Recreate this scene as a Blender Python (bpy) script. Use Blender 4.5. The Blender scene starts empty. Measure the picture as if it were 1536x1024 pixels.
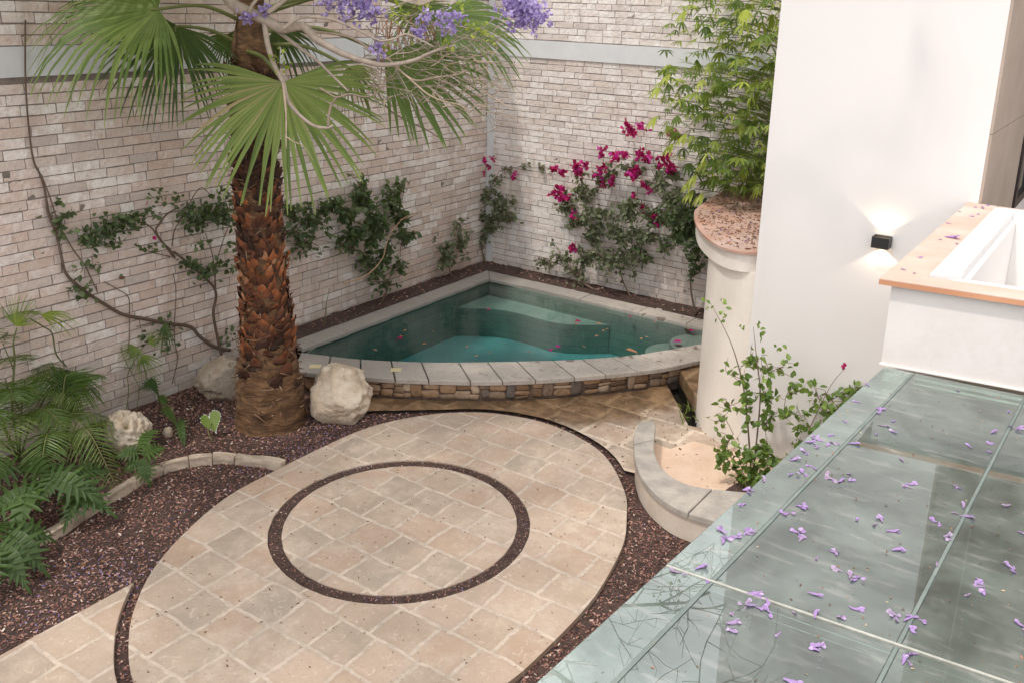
import bpy, bmesh, math, random
import numpy as np
from mathutils import Vector, Matrix, noise as mnoise
R = math.radians
rng = np.random.default_rng(7)
random.seed(7)
scene = bpy.context.scene
COL = scene.collection

# ------------------------------------------------------------------ camera
F, CX, CY = 1377.4, 802.3, 387.87            # in pixels of the 1536 x 1024 photograph
CAM = np.array([8.00836, -10.60488, 3.8])
CR = np.array([0.8259, 0.563168, 0.027024]); CU = np.array([-0.174603, 0.209897, 0.962007]); CW = np.array([-0.5361, 0.79924, -0.271685])
def ray(x, y): return (x-CX)/F*CR - (y-CY)/F*CU + CW
def gz(x, y, z=0.): d = ray(x, y); return CAM + d*((z-CAM[2])/d[2])
def px(x, y, X): d = ray(x, y); return CAM + d*((X-CAM[0])/d[0])
def py(x, y, Y): d = ray(x, y); return CAM + d*((Y-CAM[1])/d[1])
def pt(x, y, dep): d = ray(x, y); return CAM + d*dep
cam = bpy.data.objects.new("camera", bpy.data.cameras.new("camera")); COL.objects.link(cam)
mw = Matrix.Identity(4)
for i in range(3):
    mw[i][0], mw[i][1], mw[i][2], mw[i][3] = CR[i], CU[i], -CW[i], CAM[i]
cam.matrix_world = mw
cam.data.sensor_width = 36; cam.data.sensor_fit = 'HORIZONTAL'; cam.data.lens = F/1536*36
cam.data.shift_x = (768-CX)/1536; cam.data.shift_y = (CY-512)/1536
cam.data.clip_end = 500; cam.data.clip_start = .05
scene.camera = cam

# ------------------------------------------------------------------ light
SUN = Vector((-0.16, -0.50, 1.0)).normalized()
w = bpy.data.worlds.new("World"); scene.world = w; w.use_nodes = True
nt = w.node_tree; nt.nodes.clear()
sky = nt.nodes.new('ShaderNodeTexSky'); sky.sky_type = 'NISHITA'; sky.sun_disc = False
sky.sun_elevation = math.asin(SUN.z); sky.sun_rotation = math.atan2(SUN.x, SUN.y)
sky.air_density = 1.2; sky.dust_density = 4.0; sky.ozone_density = 1.0
hs = nt.nodes.new('ShaderNodeHueSaturation'); hs.inputs['Saturation'].default_value = .30
bg = nt.nodes.new('ShaderNodeBackground'); bg.inputs['Strength'].default_value = .15
wo = nt.nodes.new('ShaderNodeOutputWorld')
tc = nt.nodes.new('ShaderNodeTexCoord'); cn = nt.nodes.new('ShaderNodeTexNoise'); cn.inputs['Scale'].default_value = 2.2; cn.inputs['Detail'].default_value = 5; cn.inputs['Roughness'].default_value = .5
cr = nt.nodes.new('ShaderNodeMapRange'); cr.interpolation_type = 'SMOOTHSTEP'; cr.inputs['From Min'].default_value = .28; cr.inputs['From Max'].default_value = .55
cm = nt.nodes.new('ShaderNodeMix'); cm.data_type = 'RGBA'; cm.inputs[7].default_value = (9.6, 9.5, 9.6, 1)      # thin bright cloud veil over most of the sky
nt.links.new(tc.outputs['Generated'], cn.inputs['Vector']); nt.links.new(cn.outputs[0], cr.inputs[0]); nt.links.new(cr.outputs[0], cm.inputs[0])
nt.links.new(sky.outputs[0], hs.inputs['Color']); nt.links.new(hs.outputs[0], cm.inputs[6])
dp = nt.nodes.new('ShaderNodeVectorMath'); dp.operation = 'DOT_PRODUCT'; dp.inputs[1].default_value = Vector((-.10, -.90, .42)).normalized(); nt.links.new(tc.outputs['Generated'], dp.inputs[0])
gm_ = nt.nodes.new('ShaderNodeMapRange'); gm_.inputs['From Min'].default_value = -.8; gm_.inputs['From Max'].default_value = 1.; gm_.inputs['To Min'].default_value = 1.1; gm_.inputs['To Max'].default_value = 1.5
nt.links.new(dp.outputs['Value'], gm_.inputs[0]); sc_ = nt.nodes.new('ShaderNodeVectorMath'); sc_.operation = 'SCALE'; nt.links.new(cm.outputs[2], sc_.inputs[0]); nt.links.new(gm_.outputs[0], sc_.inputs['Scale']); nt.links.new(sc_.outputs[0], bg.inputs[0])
nt.links.new(bg.outputs[0], wo.inputs[0])      # veil brightened on the sun's side, added to light tower and right wall
sl = bpy.data.lights.new("sun", 'SUN'); sl.energy = 1.9; sl.angle = R(3.0); sl.color = (1, .93, .84)
so = bpy.data.objects.new("sun", sl); COL.objects.link(so)
so.rotation_euler = SUN.to_track_quat('Z', 'Y').to_euler(); so.location = (5, -12, 12)
vs = scene.view_settings; vs.view_transform = 'Standard'; vs.look = 'None'; vs.exposure = .06; vs.gamma = 1
scene.cycles.use_denoising = True
scene.cycles.max_bounces = 8; scene.cycles.diffuse_bounces = 4; scene.cycles.transparent_max_bounces = 12
scene.cycles.caustics_reflective = False; scene.cycles.caustics_refractive = False
scene.cycles.sample_clamp_indirect = 6

# ------------------------------------------------------------------ node helper
class G:
    def __init__(s, name):
        s.m = bpy.data.materials.new(name); s.m.use_nodes = True; s.t = s.m.node_tree; s.t.nodes.clear()
        s.out = s.t.nodes.new('ShaderNodeOutputMaterial')
    def n(s, typ, ins=None, out=0, **kw):
        nd = s.t.nodes.new('ShaderNode'+typ)
        for k, v in kw.items(): setattr(nd, k, v)
        for k, v in (ins or {}).items(): s.set(nd.inputs[k], v)
        return nd.outputs[out]
    def set(s, sock, v):
        if isinstance(v, bpy.types.NodeSocket): s.t.links.new(v, sock)
        else:
            if sock.type == 'RGBA' and len(v) == 3: v = (*v, 1)
            sock.default_value = v
    def math(s, op, a, b=0., c=None, clamp=False):
        i = {0: a, 1: b}
        if c is not None: i[2] = c
        return s.n('Math', i, operation=op, use_clamp=clamp)
    def vmath(s, op, a, b=(0, 0, 0), sc=None):
        nd = s.t.nodes.new('ShaderNodeVectorMath'); nd.operation = op; s.set(nd.inputs[0], a); s.set(nd.inputs[1], b)
        if sc is not None: s.set(nd.inputs['Scale'], sc)
        return nd.outputs[0]
    def mix(s, f, a, b, bt='MIX'):
        nd = s.t.nodes.new('ShaderNodeMix'); nd.data_type = 'RGBA'; nd.blend_type = bt
        s.set(nd.inputs[0], f); s.set(nd.inputs[6], a); s.set(nd.inputs[7], b); return nd.outputs[2]
    def ramp(s, f, stops, const=False):
        nd = s.t.nodes.new('ShaderNodeValToRGB'); cr = nd.color_ramp
        if const: cr.interpolation = 'CONSTANT'
        while len(cr.elements) < len(stops): cr.elements.new(.5)
        for e, (p, c) in zip(cr.elements, stops):
            e.position = p; e.color = (*c, 1) if hasattr(c, '__len__') else (c, c, c, 1)
        s.set(nd.inputs[0], f); return nd.outputs[0]
    def smooth(s, v, a, b):
        return s.n('MapRange', {'Value': v, 'From Min': a, 'From Max': b}, interpolation_type='SMOOTHSTEP')
    def noise(s, sc, det=4., rough=.55, vec=None, out=0, dist=0.):
        return s.n('TexNoise', {'Vector': vec if vec is not None else s.pos(), 'Scale': sc, 'Detail': det, 'Roughness': rough, 'Distortion': dist}, out=out)
    def pos(s): 
        if not hasattr(s, '_p'): s._p = s.n('NewGeometry', out=0)
        return s._p
    def attr(s, name='rnd'): return s.n('Attribute', out=2, attribute_name=name)
    def bump(s, h, st=.5, d=.01): return s.n('Bump', {'Height': h, 'Strength': st, 'Distance': d})
    def pbr(s, col, rough=.8, nrm=None, **kw):
        nd = s.t.nodes.new('ShaderNodeBsdfPrincipled'); s.set(nd.inputs['Base Color'], col); s.set(nd.inputs['Roughness'], rough)
        if nrm is not None: s.set(nd.inputs['Normal'], nrm)
        for k, v in kw.items(): s.set(nd.inputs[k.replace('_', ' ')], v)
        return nd.outputs[0]
    def done(s, sh): s.t.links.new(sh, s.out.inputs[0]); return s.m

def m_brick(name, pink, grey):
    g = G(name); r = g.attr(); p = g.pos()
    n1 = g.noise(.45, 3); n2 = g.noise(9, 5, .7); n3 = g.noise(45, 4, .7); n4 = g.noise(2.2, 4, .6)
    white = g.mix(g.smooth(n2, .3, .7), (.90, .85, .815), (.73, .655, .61))
    body = g.ramp(r, [(0, (.60, .39, .31)), (.35, (.68, .50, .42)), (.6, (.60, .45, .375)), (.8, (.68, .555, .49)), (1, (.56, .48, .44))])
    f = g.math('ADD', g.math('MULTIPLY', n1, .9), g.math('MULTIPLY', r, .55))
    f = g.math('ADD', f, g.math('MULTIPLY', n2, .55))
    f = g.smooth(f, 1.20-pink, .75-pink)
    c = g.mix(f, body, white)
    c = g.mix(g.math('MULTIPLY', g.smooth(n4, .52, .75), .45), c, (.47, .32, .22))
    c = g.mix(grey, c, (.72, .70, .69))
    c = g.mix(g.math('MULTIPLY', g.smooth(n3, .53, .72), .55), c, (.34, .27, .22)); c = g.mix(g.math('MULTIPLY', g.smooth(g.noise(22, 5, .8, dist=1.), .58, .68), .6), c, (.84, .80, .76))
    sk = g.n('TexNoise', {'Vector': g.vmath('MULTIPLY', p, (4., 4., .45)), 'Scale': 1., 'Detail': 5., 'Roughness': .6})
    c = g.mix(g.math('MULTIPLY', g.smooth(sk, .52, .74), .38), c, (.40, .29, .215))
    # colour turns darker and browner towards the wall foot
    z = g.n('SeparateXYZ', {0: p}, out=2)
    low = g.math('MULTIPLY', g.smooth(g.math('ADD', z, g.math('MULTIPLY', n4, .8)), .75, .1), .55)
    c = g.mix(low, c, (.27, .24, .19))
    b = g.bump(g.math('ADD', n3, g.math('MULTIPLY', n2, 1.6)), .8, .010)
    return g.done(g.pbr(c, .88, b))
def m_plain(name, c1, c2, sc=6., rough=.8, bs=.3, bd=.005, fine=40., spec=.3):
    g = G(name); n1 = g.noise(sc, 5, .6); n2 = g.noise(fine, 4, .65)
    c = g.mix(g.smooth(g.math('ADD', g.math('MULTIPLY', n1, .8), g.math('MULTIPLY', n2, .3)), .35, .75), c1, c2)
    return g.done(g.pbr(c, rough, g.bump(g.math('ADD', n1, n2), bs, bd), Specular_IOR_Level=spec))
def m_flag(name, px_, py_, pal, grout, wet=False, gw=.026, jit=.5):
    g = G(name); p = g.pos()
    n = g.noise(7, 3, out=1); n_s = g.noise(1.3, 2, out=1)
    d = g.vmath('SCALE', g.vmath('SUBTRACT', n, (.5, .5, .5)), sc=.05)
    d2 = g.vmath('SCALE', g.vmath('SUBTRACT', n_s, (.5, .5, .5)), sc=.10)
    v = g.vmath('ADD', g.vmath('ADD', p, d), d2)
    s = g.t.nodes.new('ShaderNodeSeparateXYZ'); g.set(s.inputs[0], v)
    uy = g.math('DIVIDE', s.outputs[1], py_); row = g.math('FLOOR', uy)
    wn = g.n('TexWhiteNoise', {'W': row}, noise_dimensions='1D')
    ux = g.math('ADD', g.math('DIVIDE', s.outputs[0], px_), g.math('MULTIPLY', wn, jit)); cx = g.math('FLOOR', ux)
    fx = g.math('FRACT', ux); fy = g.math('FRACT', uy)
    dd = g.math('MINIMUM', g.math('MINIMUM', fx, g.math('SUBTRACT', 1, fx)), g.math('MINIMUM', fy, g.math('SUBTRACT', 1, fy)))
    cv = g.n('CombineXYZ', {0: cx, 1: row})
    rn = g.n('TexWhiteNoise', {'Vector': cv}, noise_dimensions='3D')
    rn2 = g.n('TexWhiteNoise', {'Vector': cv}, out=1, noise_dimensions='3D')
    nm = g.noise(5, 6, .65, vec=g.vmath('ADD', p, g.vmath('SCALE', rn2, sc=20.))); nf = g.noise(60, 4, .7)
    tile = g.ramp(rn, pal)
    tile = g.mix(g.math('MULTIPLY', g.smooth(nm, .35, .7), .55), tile, g.ramp(nm, [(0, (.31, .27, .235)), (.5, (.46, .35, .27)), (1, (.58, .46, .37))]))
    tile = g.mix(g.math('MULTIPLY', g.smooth(nf, .5, .7), .35), tile, (.30, .235, .18)); tile = g.mix(g.math('MULTIPLY', g.smooth(g.noise(17, 6, .75, dist=1.2), .56, .66), .55), tile, (.66, .555, .46)); tile = g.mix(g.math('MULTIPLY', g.smooth(dd, .16, .04), .25), tile, (.33, .26, .20))
    ge = g.math('ADD', dd, g.math('MULTIPLY', g.math('SUBTRACT', g.noise(28, 4, .7), .5), .05))
    gm = g.smooth(ge, gw, gw+.03)
    gr = g.mix(g.smooth(g.noise(9, 6, .7), .35, .7), grout, tuple(x*.70 for x in grout)); gr = g.mix(g.math('MULTIPLY', g.smooth(nf, .5, .7), .4), gr, (.30, .24, .19))
    # faded joints here and there: the grout film lies over the stone
    film = g.math('MULTIPLY', g.smooth(g.noise(1.6, 4), .36, .6), .7)
    col = g.mix(g.math('MULTIPLY', gm, g.math('SUBTRACT', 1, g.math('MULTIPLY', film, g.smooth(nm, .3, .7)))), gr, tile)
    col = g.mix(g.math('MULTIPLY', g.smooth(g.noise(.9, 5, .6), .55, .75), .25), col, (.36, .31, .27))
    h = g.math('ADD', g.math('MULTIPLY', gm, .35), g.math('MULTIPLY', nm, .5)); h = g.math('ADD', h, g.math('MULTIPLY', nf, .12))
    rough = g.math('SUBTRACT', .78, g.math('MULTIPLY', g.smooth(nm, .5, .8), .15))
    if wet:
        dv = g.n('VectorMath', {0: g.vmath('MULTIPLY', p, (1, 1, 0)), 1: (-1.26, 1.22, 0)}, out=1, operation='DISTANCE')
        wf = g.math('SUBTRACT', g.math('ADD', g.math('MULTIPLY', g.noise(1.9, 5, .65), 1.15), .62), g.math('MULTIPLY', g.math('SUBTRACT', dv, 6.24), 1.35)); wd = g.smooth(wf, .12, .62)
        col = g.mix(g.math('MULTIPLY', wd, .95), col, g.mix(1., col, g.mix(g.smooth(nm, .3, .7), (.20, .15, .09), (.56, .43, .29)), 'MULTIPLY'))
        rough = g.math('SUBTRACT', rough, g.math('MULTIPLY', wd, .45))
    return g.done(g.pbr(col, rough, g.bump(h, .6, .006), Specular_IOR_Level=.4))
def m_rnd(name, stops, rough=.8, bumps=None, spec=.3, vary=.25, nsc=20., trans=0., tcol=None, const=False):
    g = G(name); r = g.attr(); c = g.ramp(r, stops, const); n = g.noise(nsc, 4)
    c = g.mix(g.math('MULTIPLY', g.smooth(n, .4, .75), vary), c, g.mix(.6, c, (.05, .04, .03)))
    nrm = g.bump(n, bumps, .004) if bumps else None
    sh = g.pbr(c, rough, nrm, Specular_IOR_Level=spec)
    if trans:
        tc = g.mix(.55, c, tcol or (.35, .5, .05))
        sh = g.n('MixShader', {0: trans, 1: sh, 2: g.n('BsdfTranslucent', {'Color': tc})})
    return g.done(sh)
def leafm(name, dark, mid, light, trans=.3, rough=.45, end=None):
    return m_rnd(name, [(0, dark), (.5, mid), (.9, light), (1, end or tuple(min(1, x*1.35) for x in light))], rough, None, .45, .15, 8., trans)

MAT = {}
MAT['brick_left'] = m_brick('whitewashed_brick_pink', .03, .08)
MAT['brick_right'] = m_brick('whitewashed_brick_grey', -.10, .30)
MAT['mortar'] = m_plain('mortar', (.17, .14, .125), (.28, .24, .21), 12, .95, .5)
MAT['mortar_pale'] = m_plain('pale_mortar', (.20, .175, .16), (.30, .265, .245), 12, .95, .5)
MAT['concrete'] = m_plain('grey_concrete', (.60, .615, .63), (.68, .69, .70), 3, .8, .15)
PAL = [(0, (0.430, 0.315, 0.236)), (.2, (0.396, 0.286, 0.208)), (.4, (0.464, 0.340, 0.256)), (.55, (0.344, 0.286, 0.228)), (.7, (0.430, 0.328, 0.248)), (.85, (0.370, 0.303, 0.240)), (1, (0.473, 0.357, 0.276))]
MAT['flag'] = m_flag('flagstone', .34, .33, PAL, (.58, .485, .40))
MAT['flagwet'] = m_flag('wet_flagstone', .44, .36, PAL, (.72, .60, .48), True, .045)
MAT['flagpink'] = m_plain('pink_flagstone', (.66, .47, .34), (.74, .57, .45), 5, .75, .4)
MAT['edge'] = m_plain('stone_edge', (.46, .39, .32), (.30, .26, .22), 9, .85, .4)
MAT['soil'] = m_plain('dark_soil', (.06, .038, .034), (.12, .078, .065), 14, .95, 1., .02, 90)
MAT['chips'] = m_rnd('bark_mulch', [(0, (.075, .040, .036)), (.2, (.16, .08, .066)), (.45, (.28, .145, .115)), (.7, (.40, .225, .175)), (.86, (.48, .31, .25)), (.95, (.64, .50, .42)), (1, (.75, .66, .58))], .85, None, .3, .1)
MAT['purple'] = m_rnd('purple_petal', [(0, (.20, .14, .33)), (.5, (.36, .27, .54)), (1, (.60, .51, .76))], .6, None, .3, .1, 20, .25, (.5, .35, .8))
def m_blossom():
    g = G('lilac_blossom'); r = g.attr(); o = g.n('ObjectInfo', out=5); c = g.ramp(r, [(0, (.24, .13, .26)), (.3, (.38, .23, .50)), (.7, (.54, .38, .68)), (1, (.72, .60, .80))])
    c = g.mix(g.math('MULTIPLY', g.smooth(o, .45, 1.), .75), c, g.mix(r, (.22, .13, .16), (.62, .56, .66))); c = g.mix(g.math('MULTIPLY', g.smooth(g.noise(160, 4, .7), .5, .7), .5), c, (.25, .15, .22))
    sh = g.pbr(c, .6, None, Specular_IOR_Level=.3); return g.done(g.n('MixShader', {0: .35, 1: sh, 2: g.n('BsdfTranslucent', {'Color': c})}))
MAT['petalglass'] = m_blossom()
MAT['petalunused'] = m_rnd('lilac_petal', [(0, (.20, .11, .20)), (.25, (.34, .20, .46)), (.6, (.48, .32, .62)), (1, (.66, .52, .76))], .55, None, .35, .15, 60, .25, (.7, .5, .85))
def m_coping():
    g = G('pool_coping_stone'); r = g.attr(); n1 = g.noise(4, 5); n2 = g.noise(50, 4, .7); p = g.pos(); n3 = g.noise(6.5, 3, .5, dist=.6)
    x = g.n('SeparateXYZ', {0: p}, out=0)
    base = g.mix(g.smooth(g.math('ADD', x, n1), 1.8, 3.4), (.31, .285, .26), (.52, .465, .41)); base = g.mix(g.math('MULTIPLY', g.smooth(g.noise(16, 6, .75, dist=1.), .5, .65), .45), base, (.20, .175, .15))
    c = g.mix(g.math('MULTIPLY', r, .35), base, (.33, .30, .27)); c = g.mix(g.math('MULTIPLY', g.smooth(n1, .4, .7), .3), c, (.26, .235, .21))
    st = g.math('MULTIPLY', g.smooth(n3, .635, .655), g.smooth(x, 2.2, 2.9))
    c = g.mix(g.math('MULTIPLY', st, .8), c, (.19, .13, .10))
    return g.done(g.pbr(c, g.math('SUBTRACT', .75, g.math('MULTIPLY', st, .4)), g.bump(g.math('ADD', n1, n2), .3, .004)))
MAT['coping'] = m_coping()
MAT['seatcap'] = m_plain('weathered_cement_cap', (.46, .42, .37), (.28, .26, .235), 5, .8, .35, .004, 55)
MAT['seatbody'] = m_plain('cream_render', (.66, .58, .50), (.54, .46, .385), 3.5, .85, .3)
MAT['rubble'] = m_rnd('river_stone', [(0, (.09, .055, .035)), (.2, (.30, .18, .10)), (.4, (.42, .29, .19)), (.55, (.13, .11, .10)), (.7, (.34, .21, .12)), (.85, (.50, .38, .27)), (1, (.16, .10, .06))], .6, .6, .4, .7, 24)
MAT['rubblemortar'] = m_plain('dark_mortar', (.07, .05, .04), (.15, .10, .07), 10, .9, .6)
def m_pooltile():
    g = G('pool_wall_stone'); p = g.pos(); s = g.t.nodes.new('ShaderNodeSeparateXYZ'); g.set(s.inputs[0], p)
    v = g.n('CombineXYZ', {0: g.math('ADD', s.outputs[0], s.outputs[1]), 1: s.outputs[2]})
    bt = g.t.nodes.new('ShaderNodeTexBrick'); g.set(bt.inputs['Vector'], v)
    for k, a in {'Scale': 1., 'Brick Width': .30, 'Row Height': .11, 'Mortar Size': .004, 'Color1': (.31, .35, .31, 1), 'Color2': (.37, .405, .36, 1), 'Mortar': (.22, .26, .235, 1)}.items(): bt.inputs[k].default_value = a
    c = g.mix(g.math('MULTIPLY', g.noise(5, 5), .5), bt.outputs[0], (.17, .20, .17))
    return g.done(g.pbr(c, .6))
MAT['pooltile'] = m_pooltile()
MAT['poolfloor'] = m_plain('pale_pool_plaster', (.38, .58, .60), (.28, .46, .49), 2.5, .7, .2)
MAT['poolledge'] = m_plain('pool_ledge_plaster', (.36, .41, .36), (.28, .33, .29), 4, .7, .2)
def m_water():
    g = G('pool_water'); n = g.noise(3.2, 4, .6, dist=.6)
    b = g.bump(n, .28, .03)
    fr = g.n('Fresnel', {'IOR': 1.33, 'Normal': b})
    sh = g.n('MixShader', {0: fr, 1: g.n('BsdfTransparent', {'Color': (.93, .97, .96, 1)}), 2: g.n('BsdfGlossy', {'Color': (1, 1, 1, 1), 'Roughness': .02, 'Normal': b})})
    g.t.links.new(g.n('VolumeAbsorption', {'Color': (.10, .62, .60, 1), 'Density': .70}), g.out.inputs[1])
    return g.done(sh)
MAT['water'] = m_water()
def m_plaster():
    g = G('white_plaster'); p = g.pos(); n1 = g.noise(.8, 5, .6); n2 = g.noise(30, 5, .7); st = g.n('TexNoise', {'Vector': g.vmath('MULTIPLY', p, (5., 5., .35)), 'Scale': 1., 'Detail': 5., 'Roughness': .6})
    c = g.mix(n1, (.72, .70, .69), (.68, .66, .65)); c = g.mix(g.math('MULTIPLY', g.smooth(st, .56, .78), .16), c, (.60, .55, .51))
    return g.done(g.pbr(c, .85, g.bump(g.math('ADD', n1, g.math('MULTIPLY', n2, .4)), .22, .008)))
MAT['plaster'] = m_plaster()
MAT['plaster_box'] = m_plain('box_plaster', (.70, .66, .635), (.62, .575, .545), 1.6, .85, .2, .004, 25)
MAT['plaster_old'] = m_plain('cream_plaster', (.78, .73, .67), (.72, .665, .60), 2., .85, .2)
MAT['beige'] = m_plain('beige_stone', (.42, .345, .29), (.36, .295, .245), 2.5, .85, .2)
MAT['kerb'] = m_plain('white_paint', (.72, .71, .70), (.66, .65, .64), 3, .7, .2)
def m_terra(name, c1, c2, c3, jx=0.):
    g = G(name); n1 = g.noise(3.5, 5); n2 = g.noise(30, 4, .7); n3 = g.noise(1.4, 4)
    c = g.mix(g.smooth(n1, .35, .65), c1, c2); c = g.mix(g.math('MULTIPLY', g.smooth(n3, .42, .68), .7), c, c3)
    c = g.mix(g.math('MULTIPLY', g.smooth(n2, .58, .75), .4), c, (.30, .16, .10))
    return g.done(g.pbr(c, .8, g.bump(g.math('ADD', n1, n2), .4, .004)))
MAT['terra'] = m_terra('terracotta_tile', (.52, .245, .13), (.60, .30, .17), (.46, .22, .12))
MAT['terrapale'] = m_terra('bleached_terracotta', (.56, .39, .32), (.62, .48, .41), (.52, .35, .275))
MAT['terratop'] = m_terra('weathered_terracotta', (.46, .26, .19), (.52, .35, .28), (.46, .38, .34))
def m_metal(name, c, rough, metal=0.):
    g = G(name); n = g.noise(30, 3); return g.done(g.pbr(g.mix(n, c, tuple(x*.8 for x in c)), rough, None, Metallic=metal))
MAT['black'] = m_metal('black_powder_coat', (.02, .02, .022), .45)
MAT['steel'] = m_metal('grey_frame', (.20, .22, .22), .4, .5)
MAT['frame'] = m_metal('dark_window_frame', (.03, .022, .022), .4)
MAT['dark'] = m_plain('wet_black_silt', (.012, .011, .009), (.03, .026, .02), 10, .3, .6)
def m_glasswin():
    g = G('window_pane'); return g.done(g.pbr((.03, .045, .045), .04, None, Specular_IOR_Level=.8))
MAT['pane'] = m_glasswin()
def m_roofglass(nm='dusty_roof_glass', lo=.20, add=(0, 0, 0)):
    g = G(nm); p = g.pos(); n1 = g.noise(2.2, 6, .65, dist=.5); n2 = g.noise(14, 5, .7); st = g.n('TexNoise', {'Vector': g.vmath('MULTIPLY', p, (6., 26., 1.)), 'Scale': 1., 'Detail': 4.})
    dust = g.mix(n1, tuple(a+b for a, b in zip((.17, .225, .195), add)), tuple(a+b for a, b in zip((.30, .355, .32), add)))
    dust = g.mix(g.math('MULTIPLY', g.smooth(st, .54, .68), .55), dust, (.54, .55, .51))
    dust = g.mix(g.math('MULTIPLY', g.smooth(n2, .62, .75), .5), dust, (.52, .50, .46))
    dif = g.n('BsdfDiffuse', {'Color': dust}); tr = g.n('BsdfTransparent', {'Color': (.62, .78, .72, 1)})
    m1 = g.n('MixShader', {0: g.math('ADD', lo, g.math('MULTIPLY', g.smooth(n1, .3, .75), .38)), 1: tr, 2: dif})
    fr = g.n('Fresnel', {'IOR': 2.25}); rg = g.math('MULTIPLY', g.smooth(n2, .5, .9), .12)
    gl = g.n('BsdfGlossy', {'Color': (.96, 1, .99, 1), 'Roughness': rg})
    return g.done(g.n('MixShader', {0: fr, 1: m1, 2: gl}))
MAT['roofglass'] = m_roofglass(); MAT['edgeglass'] = m_roofglass('pale_edge_glass', .28, (.08, .10, .09))
MAT['under'] = m_plain('grey_ceiling_under_glass', (.22, .26, .24), (.31, .35, .325), .8, .6, .1)
MAT['beam'] = m_plain('pale_green_beam', (.80, .92, .88), (.74, .88, .84), 3, .6, .1)
MAT['gasket'] = m_plain('dark_gasket', (.13, .16, .15), (.19, .22, .20), 8, .6, .1)
MAT['seal'] = m_plain('silicone_seal', (.44, .44, .39), (.30, .30, .26), 14, .7, .1)
def m_boulder(k=1., nm='limestone_boulder'):
    g = G(nm); o = g.n('TexCoord', out=3); n1 = g.noise(5, 6, .65, vec=o); n2 = g.noise(22, 6, .75, vec=o); v = g.n('TexVoronoi', {'Vector': g.vmath('ADD', o, g.vmath('SCALE', g.noise(6, 3, vec=o, out=1), sc=.25)), 'Scale': 9.}, feature='DISTANCE_TO_EDGE')
    c = g.mix(g.smooth(n1, .3, .7), (.58*k, .45*k, .32*k), (.80*k, .70*k, .57*k)); c = g.mix(g.math('MULTIPLY', g.smooth(n2, .55, .75), .6), c, (.24, .165, .10))
    h = g.math('ADD', g.math('MULTIPLY', n2, 1.0), g.math('MULTIPLY', g.smooth(v, 0, .1), .35))
    return g.done(g.pbr(c, .85, g.bump(h, .6, .02)))
MAT['boulder'] = m_boulder(.86); MAT['bouldertan'] = m_boulder(.78, 'tan_boulder'); MAT['boulderdark'] = m_boulder(.55, 'grey_brown_boulder')
MAT['edging'] = m_plain('rough_edging_stone', (.56, .46, .36), (.36, .29, .23), 8, .85, .7, .01)
MAT['boots'] = m_rnd('palm_leaf_bases', [(0, (.028, .014, .010)), (.35, (.075, .030, .017)), (.6, (.17, .058, .025)), (.82, (.31, .10, .035)), (1, (.38, .20, .11))], .7, .8, .3, .6, 40)
def m_trunk():
    g = G('palm_trunk_fibre'); p = g.pos(); n1 = g.noise(6, 6, .7, vec=g.vmath('MULTIPLY', p, (1., 1., 3.2)), dist=.8); n2 = g.noise(60, 4, .7, vec=g.vmath('MULTIPLY', p, (1., 1., .4)))
    c = g.ramp(n1, [(.25, (.035, .019, .010)), (.45, (.10, .052, .024)), (.6, (.19, .10, .045)), (.8, (.30, .19, .11))])
    return g.done(g.pbr(c, .85, g.bump(g.math('ADD', n1, g.math('MULTIPLY', n2, .4)), .9, .03)))
MAT['trunk'] = m_trunk()
MAT['fibre'] = m_rnd('palm_fibre', [(0, (.05, .025, .015)), (.6, (.16, .08, .045)), (1, (.32, .22, .15))], .8, None, .3, .2)
MAT['barkpale'] = m_rnd('pale_grey_bark', [(0, (.20, .14, .10)), (.6, (.40, .33, .27)), (1, (.50, .38, .27))], .8, .5, .3, .5, 25)
MAT['barkdark'] = m_rnd('brown_bark', [(0, (.10, .065, .045)), (1, (.22, .15, .11))], .85, .5, .3, .4, 25)
MAT['vinebark'] = m_rnd('vine_bark', [(0, (.11, .075, .055)), (1, (.22, .155, .12))], .85, .5, .3, .3, 25)
MAT['fan'] = leafm('fan_palm_leaf', (.032, .068, .012), (.10, .16, .032), (.25, .32, .085), .34, .5, (.42, .33, .17))
MAT['fandark'] = leafm('dark_fan_palm_leaf', (.015, .04, .008), (.04, .085, .014), (.11, .18, .035), .25, .5, (.34, .24, .12))
MAT['fanold'] = leafm('yellowing_palm_leaf', (.07, .10, .03), (.14, .19, .06), (.36, .34, .14), .3, .5)
MAT['petiole'] = m_rnd('green_petiole', [(0, (.08, .10, .03)), (1, (.22, .24, .08))], .5)
MAT['leafdark'] = leafm('dark_green_leaf', (.030, .048, .022), (.065, .10, .042), (.14, .185, .085), .25, .5)
MAT['leafgrey'] = leafm('grey_green_leaf', (.065, .082, .045), (.13, .15, .085), (.24, .25, .16), .22, .55)
MAT['leafmid'] = leafm('fresh_green_leaf', (.05, .10, .02), (.11, .19, .04), (.24, .34, .08), .35, .4)
MAT['leafyel'] = leafm('lime_green_leaf', (.045, .085, .014), (.15, .23, .035), (.42, .47, .08), .42, .4)
MAT['philo'] = leafm('deep_green_leaf', (.022, .050, .010), (.050, .100, .018), (.11, .18, .035), .25, .5, (.34, .24, .12))
MAT['cycad'] = leafm('feather_palm_leaf', (.04, .08, .02), (.09, .16, .035), (.20, .28, .07), .3, .4)
MAT['magenta'] = m_rnd('magenta_bract', [(0, (.22, .008, .05)), (.5, (.48, .015, .13)), (.85, (.62, .03, .30)), (1, (.60, .10, .45))], .55, None, .3, .1, 20, .3, (.8, .05, .25))
MAT['reddry'] = m_rnd('dry_leaf', [(0, (.12, .065, .04)), (.5, (.30, .16, .09)), (.8, (.46, .21, .13)), (1, (.58, .47, .30))], .7, None, .3, .2, 30, .15, (.5, .3, .1))
MAT['cream'] = m_plain('yellow_ceramic', (.62, .55, .32), (.58, .50, .30), 10, .4, .1)

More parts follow.
